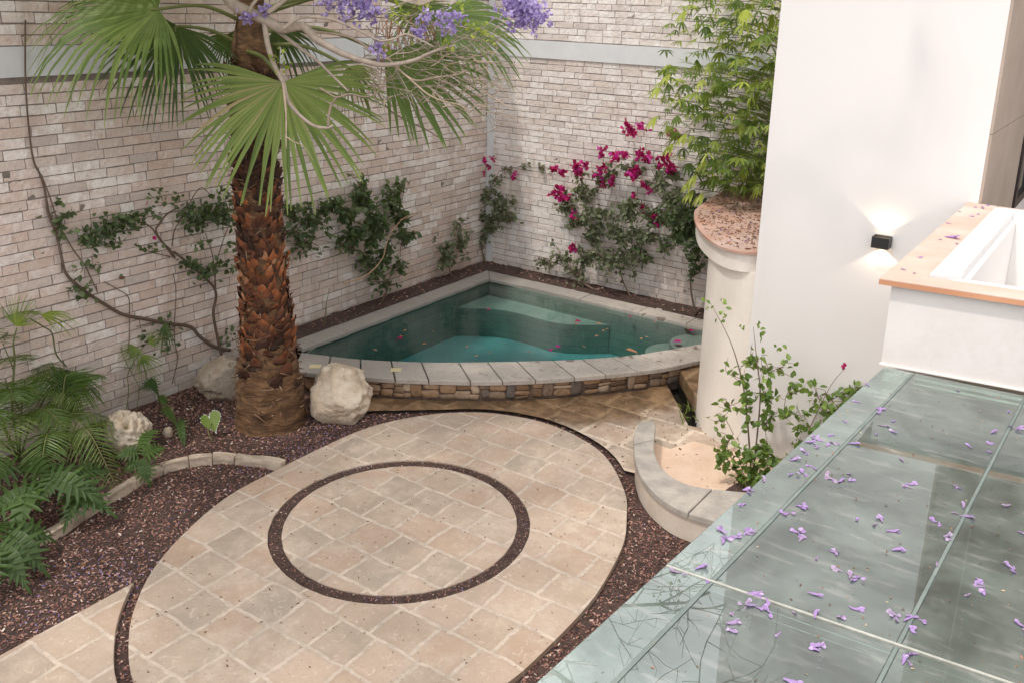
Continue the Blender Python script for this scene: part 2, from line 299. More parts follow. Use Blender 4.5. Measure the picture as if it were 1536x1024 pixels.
# ------------------------------------------------------------------ mesh helpers
def tag(o, label=None, cat=None, group=None, kind=None):
    if label: o['label'] = label
    if cat: o['category'] = cat
    if group: o['group'] = group
    if kind: o['kind'] = kind
    return o
def link(name, me, mat, parent=None, smooth=False):
    me.polygons.foreach_set('use_smooth', [smooth]*len(me.polygons))
    me.materials.append(mat); o = bpy.data.objects.new(name, me); COL.objects.link(o)
    if parent is not None: o.parent = parent; o.matrix_parent_inverse = Matrix.Translation(parent.location).inverted() if parent.type == 'EMPTY' else Matrix.Identity(4)
    return o
def thing(name, label, cat, loc=(0, 0, 0), group=None):
    o = bpy.data.objects.new(name, None); COL.objects.link(o); o.location = loc; o.empty_display_size = .1
    return tag(o, label, cat, group)
def npmesh(name, V, faces_list, rnd=None):
    """faces_list: list of int arrays (n,3) / (n,4)"""
    me = bpy.data.meshes.new(name); V = np.asarray(V, dtype=np.float32)
    fl = [np.asarray(f, dtype=np.int32) for f in faces_list if len(f)]
    loops = np.concatenate([f.ravel() for f in fl]); sizes = np.concatenate([np.full(len(f), f.shape[1], dtype=np.int32) for f in fl])
    starts = np.concatenate([[0], np.cumsum(sizes)[:-1]]).astype(np.int32)
    me.vertices.add(len(V)); me.vertices.foreach_set('co', V.ravel())
    me.loops.add(len(loops)); me.loops.foreach_set('vertex_index', loops)
    me.polygons.add(len(sizes)); me.polygons.foreach_set('loop_start', starts); me.polygons.foreach_set('loop_total', sizes)
    me.update(calc_edges=True)
    if rnd is not None:
        a = me.attributes.new('rnd', 'FLOAT', 'POINT'); a.data.foreach_set('value', np.asarray(rnd, dtype=np.float32))
    return me
class MB:
    def __init__(s): s.v = []; s.t = []; s.q = []; s.r = []; s.n = 0
    def add(s, V, T=None, Q=None, r=0.5):
        V = np.asarray(V, float).reshape(-1, 3)
        if T is not None and len(T): s.t.append(np.asarray(T)+s.n)
        if Q is not None and len(Q): s.q.append(np.asarray(Q)+s.n)
        s.v.append(V); s.r.append(np.full(len(V), r) if np.isscalar(r) else np.asarray(r)); s.n += len(V)
    def tube(s, P, rad, k=7, r=.5, cap=True):
        P = np.asarray(P, float); n = len(P); rad = np.broadcast_to(np.asarray(rad, float), (n,))
        T = np.gradient(P, axis=0); T /= np.linalg.norm(T, axis=1)[:, None]+1e-9
        up = np.array([0, 0, 1.]) if abs(T[0, 2]) < .9 else np.array([1., 0, 0]); V = []
        for i in range(n):
            a = np.cross(T[i], up); a /= np.linalg.norm(a)+1e-9; b = np.cross(a, T[i]); up = b
            th = np.arange(k)*2*np.pi/k; V.append(P[i]+rad[i]*(np.cos(th)[:, None]*a+np.sin(th)[:, None]*b))
        V = np.concatenate(V); Q = []
        for i in range(n-1):
            for j in range(k): Q.append((i*k+j, i*k+(j+1) % k, (i+1)*k+(j+1) % k, (i+1)*k+j))
        T3 = []
        if cap:
            V = np.vstack([V, P[0], P[-1]])
            for j in range(k): T3 += [(n*k, (j+1) % k, j), (n*k+1, (n-1)*k+j, (n-1)*k+(j+1) % k)]
        s.add(V, T3, Q, r)
    def box(s, a, b, r=.5):
        x0, y0, z0 = a; x1, y1, z1 = b
        s.add([(x0, y0, z0), (x1, y0, z0), (x1, y1, z0), (x0, y1, z0), (x0, y0, z1), (x1, y0, z1), (x1, y1, z1), (x0, y1, z1)], None,
              [(0, 3, 2, 1), (4, 5, 6, 7), (0, 1, 5, 4), (1, 2, 6, 5), (2, 3, 7, 6), (3, 0, 4, 7)], r)
    def build(s, name, mat, parent=None, smooth=False):
        fl = []
        if s.t: fl.append(np.concatenate(s.t))
        if s.q: fl.append(np.concatenate(s.q))
        return link(name, npmesh(name, np.concatenate(s.v), fl, np.concatenate(s.r)), mat, parent, smooth)
def cat(P, n=6, closed=False):
    """Catmull-Rom through points"""
    P = np.asarray(P, float); m = len(P); out = []
    rng_ = range(m if closed else m-1)
    for i in rng_:
        p0 = P[(i-1) % m] if closed or i > 0 else 2*P[0]-P[1]; p1 = P[i]; p2 = P[(i+1) % m]
        p3 = P[(i+2) % m] if closed or i+2 < m else 2*P[-1]-P[-2]
        for k in range(n):
            t = k/n; out.append(.5*((2*p1)+(-p0+p2)*t+(2*p0-5*p1+4*p2-p3)*t*t+(-p0+3*p1-3*p2+p3)*t**3))
    if not closed: out.append(P[-1])
    return np.array(out)
def prism(name, pts, z0, z1, mat, parent=None, bev=.008, r=.5, seg=2, smooth=False):
    bm = bmesh.new(); vs_ = [bm.verts.new((p[0], p[1], z1)) for p in pts]
    f = bm.faces.new(vs_); f.normal_update()
    if f.normal.z < 0: f.normal_flip()
    ex = bmesh.ops.extrude_face_region(bm, geom=[f]); 
    bmesh.ops.translate(bm, verts=[g for g in ex['geom'] if isinstance(g, bmesh.types.BMVert)], vec=(0, 0, z0-z1))
    bmesh.ops.recalc_face_normals(bm, faces=bm.faces)
    if bev:
        es = [e for e in bm.edges if abs(e.verts[0].co.z-z1) < 1e-6 and abs(e.verts[1].co.z-z1) < 1e-6]
        bmesh.ops.bevel(bm, geom=es, offset=bev, segments=seg, affect='EDGES', profile=.5, clamp_overlap=True)
    me = bpy.data.meshes.new(name); bm.to_mesh(me); bm.free()
    a = me.attributes.new('rnd', 'FLOAT', 'POINT'); a.data.foreach_set('value', [r]*len(me.vertices))
    return link(name, me, mat, parent, smooth)
def poly_fill(name, outer, holes, z, mat, parent=None):
    bm = bmesh.new(); es = []
    for lp in [outer]+holes:
        vv = [bm.verts.new((p[0], p[1], z if len(p) < 3 else p[2])) for p in lp]
        es += [bm.edges.new((vv[i], vv[(i+1) % len(vv)])) for i in range(len(vv))]
    bmesh.ops.triangle_fill(bm, edges=es, use_beauty=True)
    for f in bm.faces:
        f.normal_update()
        if f.normal.z < 0: f.normal_flip()
    me = bpy.data.meshes.new(name); bm.to_mesh(me); bm.free()
    return link(name, me, mat, parent)
def inside(P, poly):
    P = np.asarray(P); poly = np.asarray(poly)[:, :2]; c = np.zeros(len(P), bool); j = len(poly)-1
    for i in range(len(poly)):
        xi, yi = poly[i]; xj, yj = poly[j]
        c ^= ((yi > P[:, 1]) != (yj > P[:, 1])) & (P[:, 0] < (xj-xi)*(P[:, 1]-yi)/(yj-yi+1e-12)+xi); j = i
    return c
def unit(v): v = np.asarray(v, float); return v/(np.linalg.norm(v, axis=-1, keepdims=True)+1e-12)
# leaf templates: x along, y across, z up
def leaf_tpl(ts, ws, fold=.25, bend=.25):
    V = [(0, 0, 0)]; st = []
    for t, w_ in zip(ts, ws):
        i = len(V); z = -bend*t*t; V += [(t, w_, z+fold*w_), (t, 0, z), (t, -w_, z+fold*w_)]; st.append(i)
    V.append((1, 0, -bend)); T = []; Q = []
    T += [(0, st[0]+1, st[0]), (0, st[0]+2, st[0]+1)]
    for a, b in zip(st[:-1], st[1:]): Q += [(a, a+1, b+1, b), (a+1, a+2, b+2, b+1)]
    T += [(st[-1], st[-1]+1, len(V)-1), (st[-1]+1, st[-1]+2, len(V)-1)]
    return np.array(V, float), np.array(T), np.array(Q)
OVATE = leaf_tpl([.2, .45, .75], [.24, .32, .2]); LANCE = leaf_tpl([.2, .5, .8], [.07, .10, .06], .3, .3)
THIN = leaf_tpl([.1, .6], [.028, .022], .3, .22); LOBE = leaf_tpl([.15, .55, .85], [.10, .16, .11], .15, .2)
ROUND = leaf_tpl([.15, .45, .8], [.32, .45, .34], .3, .1); CHIP = leaf_tpl([.2, .8], [.22, .16], .5, .1)
BRACT = leaf_tpl([.25, .55, .8], [.34, .42, .25], .4, -.15)
def batch(mb, tpl, P, D, N, S, rnd):
    """instances of a template joined in one mesh: positions, directions, normals, sizes"""
    V, T, Q = tpl; P = np.asarray(P, float); n = len(P)
    if n == 0: return
    D = unit(D); N = np.asarray(N, float); Y = unit(np.cross(N, D)); Z = np.cross(D, Y); S = np.broadcast_to(np.asarray(S, float), (n,))
    W = P[:, None, :]+S[:, None, None]*(V[None, :, 0, None]*D[:, None, :]+V[None, :, 1, None]*Y[:, None, :]+V[None, :, 2, None]*Z[:, None, :])
    off = (np.arange(n)*len(V))[:, None, None]
    mb.add(W.reshape(-1, 3), (T[None]+off).reshape(-1, 3) if len(T) else None, (Q[None]+off).reshape(-1, 4) if len(Q) else None, np.repeat(np.broadcast_to(rnd, (n,)), len(V)))
def rdir(n, zb=0., s=1.):
    d = rng.normal(size=(n, 3))*s; d[:, 2] += zb; return unit(d)
G0 = -.22      # top of the paving
# ------------------------------------------------------------------ brick walls
def brick_wall(name, label, axis, length, z0, z1, band, mat, seed, ch, L0, extra=None):
    """wall standing on axis x=0 (faces +x) or y=0 (faces -y)"""
    r = np.random.default_rng(seed)
    root = thing(name, label, 'wall', (0, 0, 0))
    mb = MB()
    U = np.array([0, .012, .17, .34, .5, .66, .83, .988, 1.]); Vv = np.array([0, .03, .5, .97, 1.])
    z = z0; k = 0; Vs = []; Rs = []
    while z < z1:
        if band[0]-.03 < z+ch/2 < band[1]: z = band[1]+.004; continue
        u = -r.uniform(0, L0) if k % 2 else -r.uniform(.08, .2); zz = z; h = min(ch, (band[0]-z) if z < band[0] else 9)
        if h < .03: z += h+.001; continue
        while u < length:
            L = L0*r.uniform(.86, 1.12) if r.random() > .08 else L0*.5
            a, b = max(u, 0.), min(u+L-.0055, length)
            if b-a > .04:
                gap = .0066 if axis == 'x' else .0056; hh = h-gap+r.uniform(-.002, .002); d = .0045+r.uniform(0, .0045); tilt = r.uniform(-.004, .004); zo = r.uniform(-.003, .003)
                uu = a+(b-a)*U; vv = zz+zo+gap/2+hh*Vv
                UU, VV = np.meshgrid(uu, vv); DD = np.full(UU.shape, d)+r.uniform(-.0022, .0022, UU.shape)+tilt*(UU-a)/(b-a)
                e_ = r.choice([.002, .007, .009]); DD[:, 0] = d-e_; DD[:, -1] = d-e_; DD[0, :] = -.003; DD[-1, :] = -.003
                UU = UU+r.uniform(-.003, .003, UU.shape); VV = VV+r.uniform(-.0016, .0016, UU.shape)+.006*np.sin(UU*.9+zz*2)
                Vs.append(np.stack([UU.ravel(), VV.ravel(), DD.ravel()], 1)); Rs.append(np.full(45, r.random()))
            u += L
        z += ch; k += 1
    V = np.concatenate(Vs); n = len(Vs)
    q = np.array([(j*9+i, j*9+i+1, (j+1)*9+i+1, (j+1)*9+i) for j in range(4) for i in range(8)])
    Q = (q[None]+(np.arange(n)*45)[:, None, None]).reshape(-1, 4)
    if axis == 'x': W = np.stack([V[:, 2], -V[:, 0], V[:, 1]], 1); Q = Q[:, ::-1]
    else: W = np.stack([V[:, 0], -V[:, 2], V[:, 1]], 1)
    link('brickwork', npmesh('brickwork', W, [Q], np.concatenate(Rs)), mat, root)
    b = MB()
    if axis == 'x': b.box((-.25, -length, z0), (.001, .0, z1))
    else: b.box((-.25, -.001, z0), (length, .25, z1))
    b.build('mortar_core', MAT['mortar' if axis == 'x' else 'mortar_pale'], root)
    b = MB(); c = MB()
    if axis == 'x':
        b.box((.0012, -length, band[0]), (.026, -.022, band[1])); c.box((-.28, -length, z1), (.05, .0, z1+.06))
    else:
        b.box((.128, -.026, band[0]), (length, -.0012, band[1])); c.box((.052, -.05, z1), (length, .28, z1+.06))
    b.build('concrete_beam', MAT['concrete'], root); c.build('coping_slab', MAT['concrete'], root)
    if extra: extra(root)
    return root
brick_wall('brick_wall', 'long whitewashed brick wall with pinkish bricks behind the palm trunk', 'x', 12.5, -.35, 5.2, (3.05, 3.30), MAT['brick_left'], 3, .0905, .285)
def pil(root):
    b = MB(); b.box((.0265, -.034, -.3), (.127, -.0011, 5.19)); b.build('corner_pilaster', MAT['concrete'], root)
brick_wall('brick_wall', 'greyer whitewashed brick wall behind the pool and the magenta bougainvillea', 'y', 6.2, -.35, 5.2, (3.03, 3.26), MAT['brick_right'], 5, .0825, .265, pil)

# ------------------------------------------------------------------ ground
fin = cat([gz(*q)[:2] for q in ((451, 528), (500, 534), (560, 539.5), (660, 543), (800, 541), (880, 538), (951.6, 532), (985, 527), (1017.5, 521.5))]+[(3.93, -1.42), (4.12, -1.05), (4.26, -.665)], 6)
fout = cat([gz(*q)[:2] for q in ((438, 556), (500, 561.5), (580, 567), (660, 570), (742, 571), (830, 567.5), (880, 563.5), (951.6, 557), (1006, 549.5))]+[(4.27, -1.62), (4.43, -1.2), (4.56, -.67)], 6)
pool_in = [(.565, -.665)]+[tuple(p) for p in fin[::-1]]+[(.57, -3.9)]
oval = cat([(2.21, -4.75), (2.468, -4.207), (2.81, -3.867), (3.15, -3.705), (3.523, -3.635), (3.95, -3.70), (4.36, -3.895), (4.79, -4.33), (5.0, -4.68), (5.15, -5.0), (5.255, -5.40), (5.32, -5.8), (5.335, -6.3), (5.31, -6.78),
            (5.16, -7.2), (4.88, -7.6), (4.45, -7.92), (3.95, -8.11), (3.507, -8.08), (3.113, -7.869), (2.80, -7.60), (2.54, -7.27), (2.32, -6.82), (2.18, -6.37), (2.155, -5.95), (2.155, -5.4)], 5, True)
RC = np.array([3.592, -5.816]); RO, RI = 1.022, .918
def offset(poly, d):
    c = poly.mean(0); t = np.roll(poly, -1, 0)-np.roll(poly, 1, 0); nrm = unit(np.stack([t[:, 1], -t[:, 0]], 1)); s = np.sign(((poly-c)*nrm).sum(1)); return poly+nrm*s[:, None]*d
ov2 = offset(oval, .085)
seat_o = cat([gz(*q, 0)[:2] for q in ((959, 632), (951.5, 648), (950.5, 663), (952, 686), (959, 708), (973, 729), (992.5, 747), (1014, 760.6), (1041, 771), (1070.6, 779))]+[(5.95, -4.56), (6.3, -4.40), (6.7, -4.12)], 5)
seat_i = cat([gz(*q, 0)[:2] for q in ((978, 629), (983.7, 636), (981.5, 665), (984.7, 686), (994.5, 702), (1014, 718), (1039, 727.5), (1066.7, 731.7))]+[(5.86, -4.02), (6.15, -3.86), (6.5, -3.6)], 5)
trench = [(3.98, -1.92), (4.10, -1.86), (4.72, -2.66), (4.66, -2.80)]
ground = poly_fill('ground', [(-30, -40), (40, -40), (40, 30), (-30, 30)], [pool_in, trench], -.262, MAT['soil']); tag(ground, kind='structure')
# fine soil surface with some relief
# paving: inner disc, annulus to the oval, outer flagstones
A = np.linspace(0, 2*np.pi, 260, endpoint=False)
def hit(poly, c, a):
    best = None; d = np.array([math.cos(a), math.sin(a)]); m = len(poly)
    for i in range(m):
        p, q = poly[i], poly[(i+1) % m]; e = q-p; den = d[0]*e[1]-d[1]*e[0]
        if abs(den) < 1e-9: continue
        f = p-c; t = (f[0]*e[1]-f[1]*e[0])/den; s_ = (f[0]*d[1]-f[1]*d[0])/den
        if t > 0 and -1e-6 <= s_ <= 1+1e-6 and (best is None or t > best): best = t
    return c+d*best
ovr = np.array([hit(oval, RC, a) for a in A]); cir = np.stack([np.cos(A), np.sin(A)], 1)
wob = .0012*np.sin(A*31)
def slab(name, outer, inner, z, mat, th=.045):
    n = len(outer); mb = MB()
    o = np.c_[outer, np.full(n, z)]; ob = np.c_[outer, np.full(n, z-th)]; Q = []
    i = np.c_[inner, np.full(n, z)]; ib = np.c_[inner, np.full(n, z-th)]
    for k in range(n):
        j = (k+1) % n; Q += [(k, j, n+j, n+k), (2*n+k, 2*n+j, j, k), (n+k, n+j, 3*n+j, 3*n+k)]
    mb.add(np.vstack([o, i, ob, ib]), None, Q); return mb.build(name, mat)
pav = slab('patio_paving', ovr, RC+cir*(RO+wob)[:, None], G0, MAT['flag']); tag(pav, 'oval flagstone patio around the mulch ring', kind='structure')
pin = prism('patio_paving', RC+cir*(RI-wob)[:, None], G0-.045, G0, MAT['flag'], None, .006); tag(pin, kind='structure')
path = prism('path', [(2.605, -7.505), (2.62, -7.52)]+[tuple(p) for p in ov2[[i for i in range(len(ov2)) if ov2[i][1] < -7.52 and ov2[i][0] < 4.0][::-1]]]+[(4.1, -11), (2.61, -11), (2.60, -9.5), (2.612, -8.4)], G0-.04, G0-.002, MAT['flag'], None, .005); tag(path, kind='structure')
# wet flagstones between the oval, the pool and the round column
up = [p for p in ov2 if p[1] > -4.45 or (p[0] > 4.6 and p[1] > -4.4)]
up = sorted([tuple(p) for p in up if p[0] > 2.45 and p[1] > -4.0], key=lambda p: p[0])
wet = [(1.86, -4.50), (1.93, -4.50)]+up+[(4.70, -3.98), (4.86, -4.14), (5.1, -4.33), (5.5, -4.45), (6.0, -4.35), (6.6, -3.9), (6.6, -3.02), (5.0, -2.75), (4.67, -2.81), (3.97, -1.93)]
wet += [tuple(p) for p in fout[::-1] if 1.7 < p[0] < 3.95 and p[1] < -1.95]
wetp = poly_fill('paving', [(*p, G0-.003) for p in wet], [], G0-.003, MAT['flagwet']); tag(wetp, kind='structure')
inn = [tuple(p) for p in seat_i[3:]]+[(6.5, -3.06), (5.35, -3.06), (4.86, -3.10), (4.75, -3.38)]
flp = poly_fill('paving', [(*p, G0+.002) for p in inn], [], G0+.002, MAT['flagpink']); tag(flp, kind='structure')
# planting strip behind the pool
bd = MB(); nx = 40
def soil_strip(path_in, path_out, zf, name):
    n = len(path_in); V = []; Q = []; m = 7
    for i in range(n):
        for j in range(m):
            t = j/(m-1); p = np.array(path_in[i])*(1-t)+np.array(path_out[i])*t; V.append((p[0], p[1], zf(p, t)+.018*mnoise.noise((p[0]*6, p[1]*6, 0))))
    for i in range(n-1):
        for j in range(m-1): Q.append((i*m+j, i*m+j+1, (i+1)*m+j+1, (i+1)*m+j))
    b = MB(); b.add(V, None, Q); return b.build(name, MAT['soil'], None, True)
def bedz(p, t):
    s = max(0., min(1., (-p[1]-3.9)/1.3)); s = s*s*(3-2*s); return .005-.262*s
ys = np.linspace(0, -5.9, 60)
s1 = soil_strip([(-.01, y) for y in ys], [(.34+.5*max(0, (-y-4.0)/1.9), y) for y in ys], bedz, 'soil'); tag(s1, kind='structure')
xs = np.linspace(.3, 5.6, 50)
s2 = soil_strip([(x, .01) for x in xs], [(x, -.40) for x in xs], lambda p, t: .004, 'soil'); tag(s2, kind='structure')

# ------------------------------------------------------------------ mulch and litter chips
def chips(name, n, box, test, z, mat, smin=.007, smax=.022, colour=None, kind='stuff', zj=.008):
    P = np.stack([rng.uniform(box[0], box[1], n), rng.uniform(box[2], box[3], n)], 1); P = P[test(P)]; n = len(P)
    zz = z(P) if callable(z) else np.full(n, z); zz = zz+rng.uniform(0, zj, n)
    D = rdir(n, 0); D[:, 2] *= .35; N = rng.normal(size=(n, 3))*.45+np.array([0, 0, 1.])
    mb = MB(); r = rng.random(n) if colour is None else colour(P)
    batch(mb, CHIP, np.c_[P, zz], D, N, rng.uniform(smin, smax, n), r)
    o = mb.build(name, mat); return tag(o, kind=kind)
occ = [oval, np.array([p[:2] for p in wet]), np.array([(2.6, -7.47), (4.1, -7.9), (4.1, -11), (2.61, -11)]), np.array(inn), np.array(list(seat_o)+list(seat_i[::-1]))]
def mulch_test(P):
    k = np.ones(len(P), bool)
    for q in occ: k &= ~inside(P, q)
    band = inside(P, ov2) & ~inside(P, oval)
    k = k | band
    pl = inside(P, np.array([(-.1, .1), (.3, .1), (4.6, .1), (4.6, -1.3)]+[tuple(p) for p in fout[::-1]]+[(.3, -4.0), (-.1, -4.0)]))
    return k & ~pl & (P[:, 0] < 6.95)
def zm(P):
    s = np.clip((-P[:, 1]-3.9)/1.3, 0, 1); s = s*s*(3-2*s); nearwall = P[:, 0] < .34+.5*np.clip((-P[:, 1]-4.0)/1.9, 0, 1)
    return np.where(nearwall, np.maximum(.012-.262*s, -.252), -.262)
def mcol(P):
    r = rng.beta(1.7, 2.2, len(P)); r = np.where(rng.random(len(P)) < .05, rng.uniform(.86, 1, len(P)), r); return r
m1 = chips('bark_mulch', 120000, (0.02, 6.9, -9.6, -3.4), mulch_test, zm, MAT['chips'], .008, .034, mcol); tag(m1, 'brown and purple bark mulch covering the beds around the patio')
ml = chips('leaf_litter', 1500, (0.02, 6.9, -9.6, -3.4), mulch_test, lambda P: zm(P)+.01, MAT['reddry'], .022, .05, lambda P: rng.random(len(P))*.38); tag(ml, 'dry leaf scraps lying over the mulch')
ms = chips('bark_mulch', 1500, (2.0, 5.5, -8.3, -3.5), lambda P: inside(P, oval) & ~inside(P, offset(oval, -.10)), G0+.001, MAT['chips'], .006, .016, mcol, zj=.002); tag(ms, 'stray mulch crumbs spilled on the edge of the patio')
m2 = chips('bark_mulch', 11000, (2.5, 4.7, -6.9, -4.7), lambda P: (np.hypot(*(P-RC).T) > RI-.004) & (np.hypot(*(P-RC).T) < RO+.004), -.233, MAT['chips'], .008, .020, mcol, zj=.012); tag(m2, 'thin ring of bark mulch inlaid in the patio')
rb = MB(); aa = np.linspace(0, 2*np.pi, 120, endpoint=False); cc_ = np.stack([np.cos(aa), np.sin(aa)], 1)
rb.add(np.vstack([np.c_[RC+cc_*(RI-.01), np.full(120, -.233)], np.c_[RC+cc_*(RO+.01), np.full(120, -.233)]]), None, [(i, 120+i, 120+(i+1) % 120, (i+1) % 120) for i in range(120)])
tag(rb.build('soil', MAT['soil']), kind='structure')
m3 = chips('leaf_litter', 5200, (.02, 4.6, -4.1, -.02), lambda P: ((P[:, 0] < .31) | (P[:, 1] > -.34)) & (P[:, 0] > .03) & (P[:, 1] < -.03), .008, MAT['chips'], .015, .045, mcol); tag(m3, 'dry leaf litter on the soil strip behind the pool')
def purple_density(P):
    d1 = np.abs(np.hypot((P[:, 0]-2.05)/.30, (P[:, 1]+5.2)/.9)); d2 = np.abs(P[:, 1]+7.40+(P[:, 0]-2.2)*.0)/.10+np.maximum(0, np.abs(P[:, 0]-2.2)-.5)*4
    d3 = np.hypot((P[:, 0]-2.42)/.25, (P[:, 1]+7.35)/.28); d4 = np.hypot((P[:, 0]-1.0)/.9, (P[:, 1]+4.9)/.6); d5 = np.hypot((P[:, 0]-2.3)/.35, (P[:, 1]+8.0)/.7)
    f = np.exp(-d1**2)+.8*np.exp(-d3**2)+.45*np.exp(-d4**2)+.6*np.exp(-d5**2)+.03
    c = np.array([mnoise.noise((p[0]*3, p[1]*3, 4.)) for p in P]); return (rng.random(len(P)) < f*(.35+.9*np.clip(c+.2, 0, 1)))
def pt_test(P): k = mulch_test(P); k[k] &= purple_density(P[k]); return k
m4 = chips('fallen_petals', 34000, (0.3, 5.9, -9.4, -3.6), pt_test, lambda P: zm(P)+.010, MAT['purple'], .009, .02); tag(m4, 'fallen purple petals strewn over the mulch')
m5 = chips('fallen_petals', 1500, (2.5, 4.7, -6.9, -4.7), lambda P: (np.hypot(*(P-RC).T) > RI) & (np.hypot(*(P-RC).T) < RO) & (np.array([mnoise.noise((p[0]*2, p[1]*2, 9.)) for p in P]) > .05), -.225, MAT['purple'], .008, .015); tag(m5, 'purple petals in the mulch ring')
m6 = chips('patio_debris', 900, (2.2, 5.3, -8.1, -3.6), lambda P: inside(P, oval), G0+.001, MAT['reddry'], .006, .024, lambda P: rng.random(len(P))*.25, zj=.002); tag(m6, 'small dark twigs and leaf bits scattered on the patio')
m7 = chips('patio_debris', 600, (2.6, 6.4, -4.6, -2.6), lambda P: inside(P, np.array([p[:2] for p in wet])), G0+.001, MAT['reddry'], .008, .035, zj=.002); tag(m7, 'leaf bits on the wet flagstones')

# ------------------------------------------------------------------ pool
pool = thing('swimming_pool', 'small quarter round pool with grey stone coping and teal water', 'pool', (2.2, -2.0, 0))
WZ = -.055
b = MB(); n = len(pool_in); PI_ = np.array(pool_in)
b.add(np.vstack([np.c_[PI_, np.full(n, -.045)], np.c_[PI_, np.full(n, -.66)]]), None, [(i, (i+1) % n, n+(i+1) % n, n+i) for i in range(n)]); b.build('basin_wall', MAT['pooltile'], pool)
poly_fill('basin_floor', [tuple(p) for p in pool_in], [], -.655, MAT['poolfloor'], pool)
led = cat([(.575, -1.40), (.99, -1.12), (1.38, -1.05), (1.92, -1.06), (2.25, -.92), (2.55, -.68)], 5)
LP = [(.575, -.675)]+[tuple(p) for p in led]+[(2.4, -.675)]
prism('underwater_ledge', LP, -.65, -.272, MAT['pooltile'], pool, 0); prism('ledge_top', LP, -.2715, -.25, MAT['poolledge'], pool, .006)
for i, (cx, cy, zt) in enumerate(((3.50, -1.50, -.30), (3.72, -1.22, -.19), (3.92, -.98, -.10))):
    C = [(cx+.33*math.cos(a), cy+.33*math.sin(a)) for a in np.linspace(0, 2*np.pi, 40, endpoint=False)]
    C = [(min(p[0], 4.1), min(p[1], -.68)) for p in C]
    C = [c for j, c in enumerate(C) if c != C[j-1]]
    prism('round_step', C, -.65, zt-.02, MAT['pooltile'], pool, 0); prism('round_step_top', C, zt-.0195, zt, MAT['poolledge'], pool, .006)
# water
pool_w = offset(np.array(pool_in), .02)
bmw = bmesh.new(); f = bmw.faces.new([bmw.verts.new((p[0], p[1], WZ)) for p in pool_w]); f.normal_update()
if f.normal.z < 0: f.normal_flip()
ex = bmesh.ops.extrude_face_region(bmw, geom=[f]); bmesh.ops.translate(bmw, verts=[v for v in ex['geom'] if isinstance(v, bmesh.types.BMVert)], vec=(0, 0, -.75)); bmesh.ops.recalc_face_normals(bmw, faces=bmw.faces)
me = bpy.data.meshes.new('water'); bmw.to_mesh(me); bmw.free(); wat = link('water', me, MAT['water']); tag(wat, kind='structure')
# front wall faced with river stones
fw = MB(); body = fout.copy(); t_ = np.gradient(body, axis=0); nr = unit(np.stack([-t_[:, 1], t_[:, 0]], 1)); 
body_o = body+nr*.045      # set back under the nosing
m = len(body_o); Vb = np.vstack([np.c_[body_o, np.full(m, -.05)], np.c_[body_o, np.full(m, -.30)], np.c_[fin[:m]*0+np.interp(np.linspace(0, 1, m), np.linspace(0, 1, len(fin)), fin[:, 0])[:, None]*[1, 0]+np.interp(np.linspace(0, 1, m), np.linspace(0, 1, len(fin)), fin[:, 1])[:, None]*[0, 1], np.full(m, -.052)]])
fw.add(Vb, None, [(i, i+1, m+i+1, m+i) for i in range(m-1)]+[(i, i+1, 2*m+i+1, 2*m+i) for i in range(m-1)]); fwo = fw.build('front_wall', MAT['rubblemortar'], pool)
bs = bmesh.new(); bmesh.ops.create_icosphere(bs, subdivisions=2, radius=1.); IV = np.array([v.co[:] for v in bs.verts]); IT = np.array([[v.index for v in f.verts] for f in bs.faces]); bs.free()
sm = MB(); cum = np.r_[0, np.cumsum(np.linalg.norm(np.diff(body_o, axis=0), axis=1))]
def along(s): return np.array([np.interp(s, cum, body_o[:, 0]), np.interp(s, cum, body_o[:, 1])])
s = .1
while s < cum[-1]-.62:
    L = rng.uniform(.08, .20); hs = rng.dirichlet(np.ones(rng.choice([1, 2, 2, 3]))*6)*.168; zb = -.222
    for hh in hs:
        Lr = L*rng.uniform(.85, 1.12); so2 = rng.uniform(-.015, .015); p = along(s+L/2+so2); q = along(s+L/2+so2+.01); tg = unit(q-p); nn = np.array([tg[1], -tg[0]])
        e = np.array([Lr*.5, .013, hh*.5-.003]); W_ = np.sign(IV)*np.abs(IV)**.5*e
        W_ = W_*(1+.30*np.array([mnoise.noise(Vector(v*1.6)+Vector((s*9, zb*70, 0))) for v in IV])[:, None]); tl = rng.uniform(-.22, .22); W_ = np.c_[W_[:, 0]*math.cos(tl)-W_[:, 2]*math.sin(tl), W_[:, 1], W_[:, 0]*math.sin(tl)*.5+W_[:, 2]*math.cos(tl)]
        sm.add(np.c_[p[0]+tg[0]*W_[:, 0]+nn[0]*W_[:, 1], p[1]+tg[1]*W_[:, 0]+nn[1]*W_[:, 1], zb+hh/2+W_[:, 2]], IT, None, rng.random()); zb += hh
    s += L*.97
sm.build('stone_facing', MAT['rubble'], fwo, True)
# coping stones
def lerp_poly(P, t):
    c = np.r_[0, np.cumsum(np.linalg.norm(np.diff(P, axis=0), axis=1))]; c /= c[-1]; return np.array([np.interp(t, c, P[:, 0]), np.interp(t, c, P[:, 1])]).T
N_ = 15; cuts = np.linspace(0, 1, N_+1); cuts[1:-1] += rng.uniform(-.006, .006, N_-1)
for i in range(N_):
    tt = np.linspace(cuts[i]+.0012, cuts[i+1]-.0012, 7); pts = list(lerp_poly(fout, tt))+list(lerp_poly(fin, tt))[::-1]
    prism('coping_stone', pts, -.048, .0+rng.uniform(-.002, .002), MAT['coping'], pool, .011, rng.random(), 3)
lc = [(-.345), -.98, -1.92, -2.75, -3.42, -4.02]
for a, b_ in zip(lc[:-1], lc[1:]):
    prism('coping_stone', [(.318, a if a < -.35 else -.34), (.60, a if a < -.35 else -.70), (.585, b_+.006 if b_ > -4 else -4.12), (.320, b_+.006)], -.045, rng.uniform(-.003, .001), MAT['coping'], pool, .009, rng.random())
rc_ = [.60, 1.16, 2.08, 2.95, 3.62, 4.56]
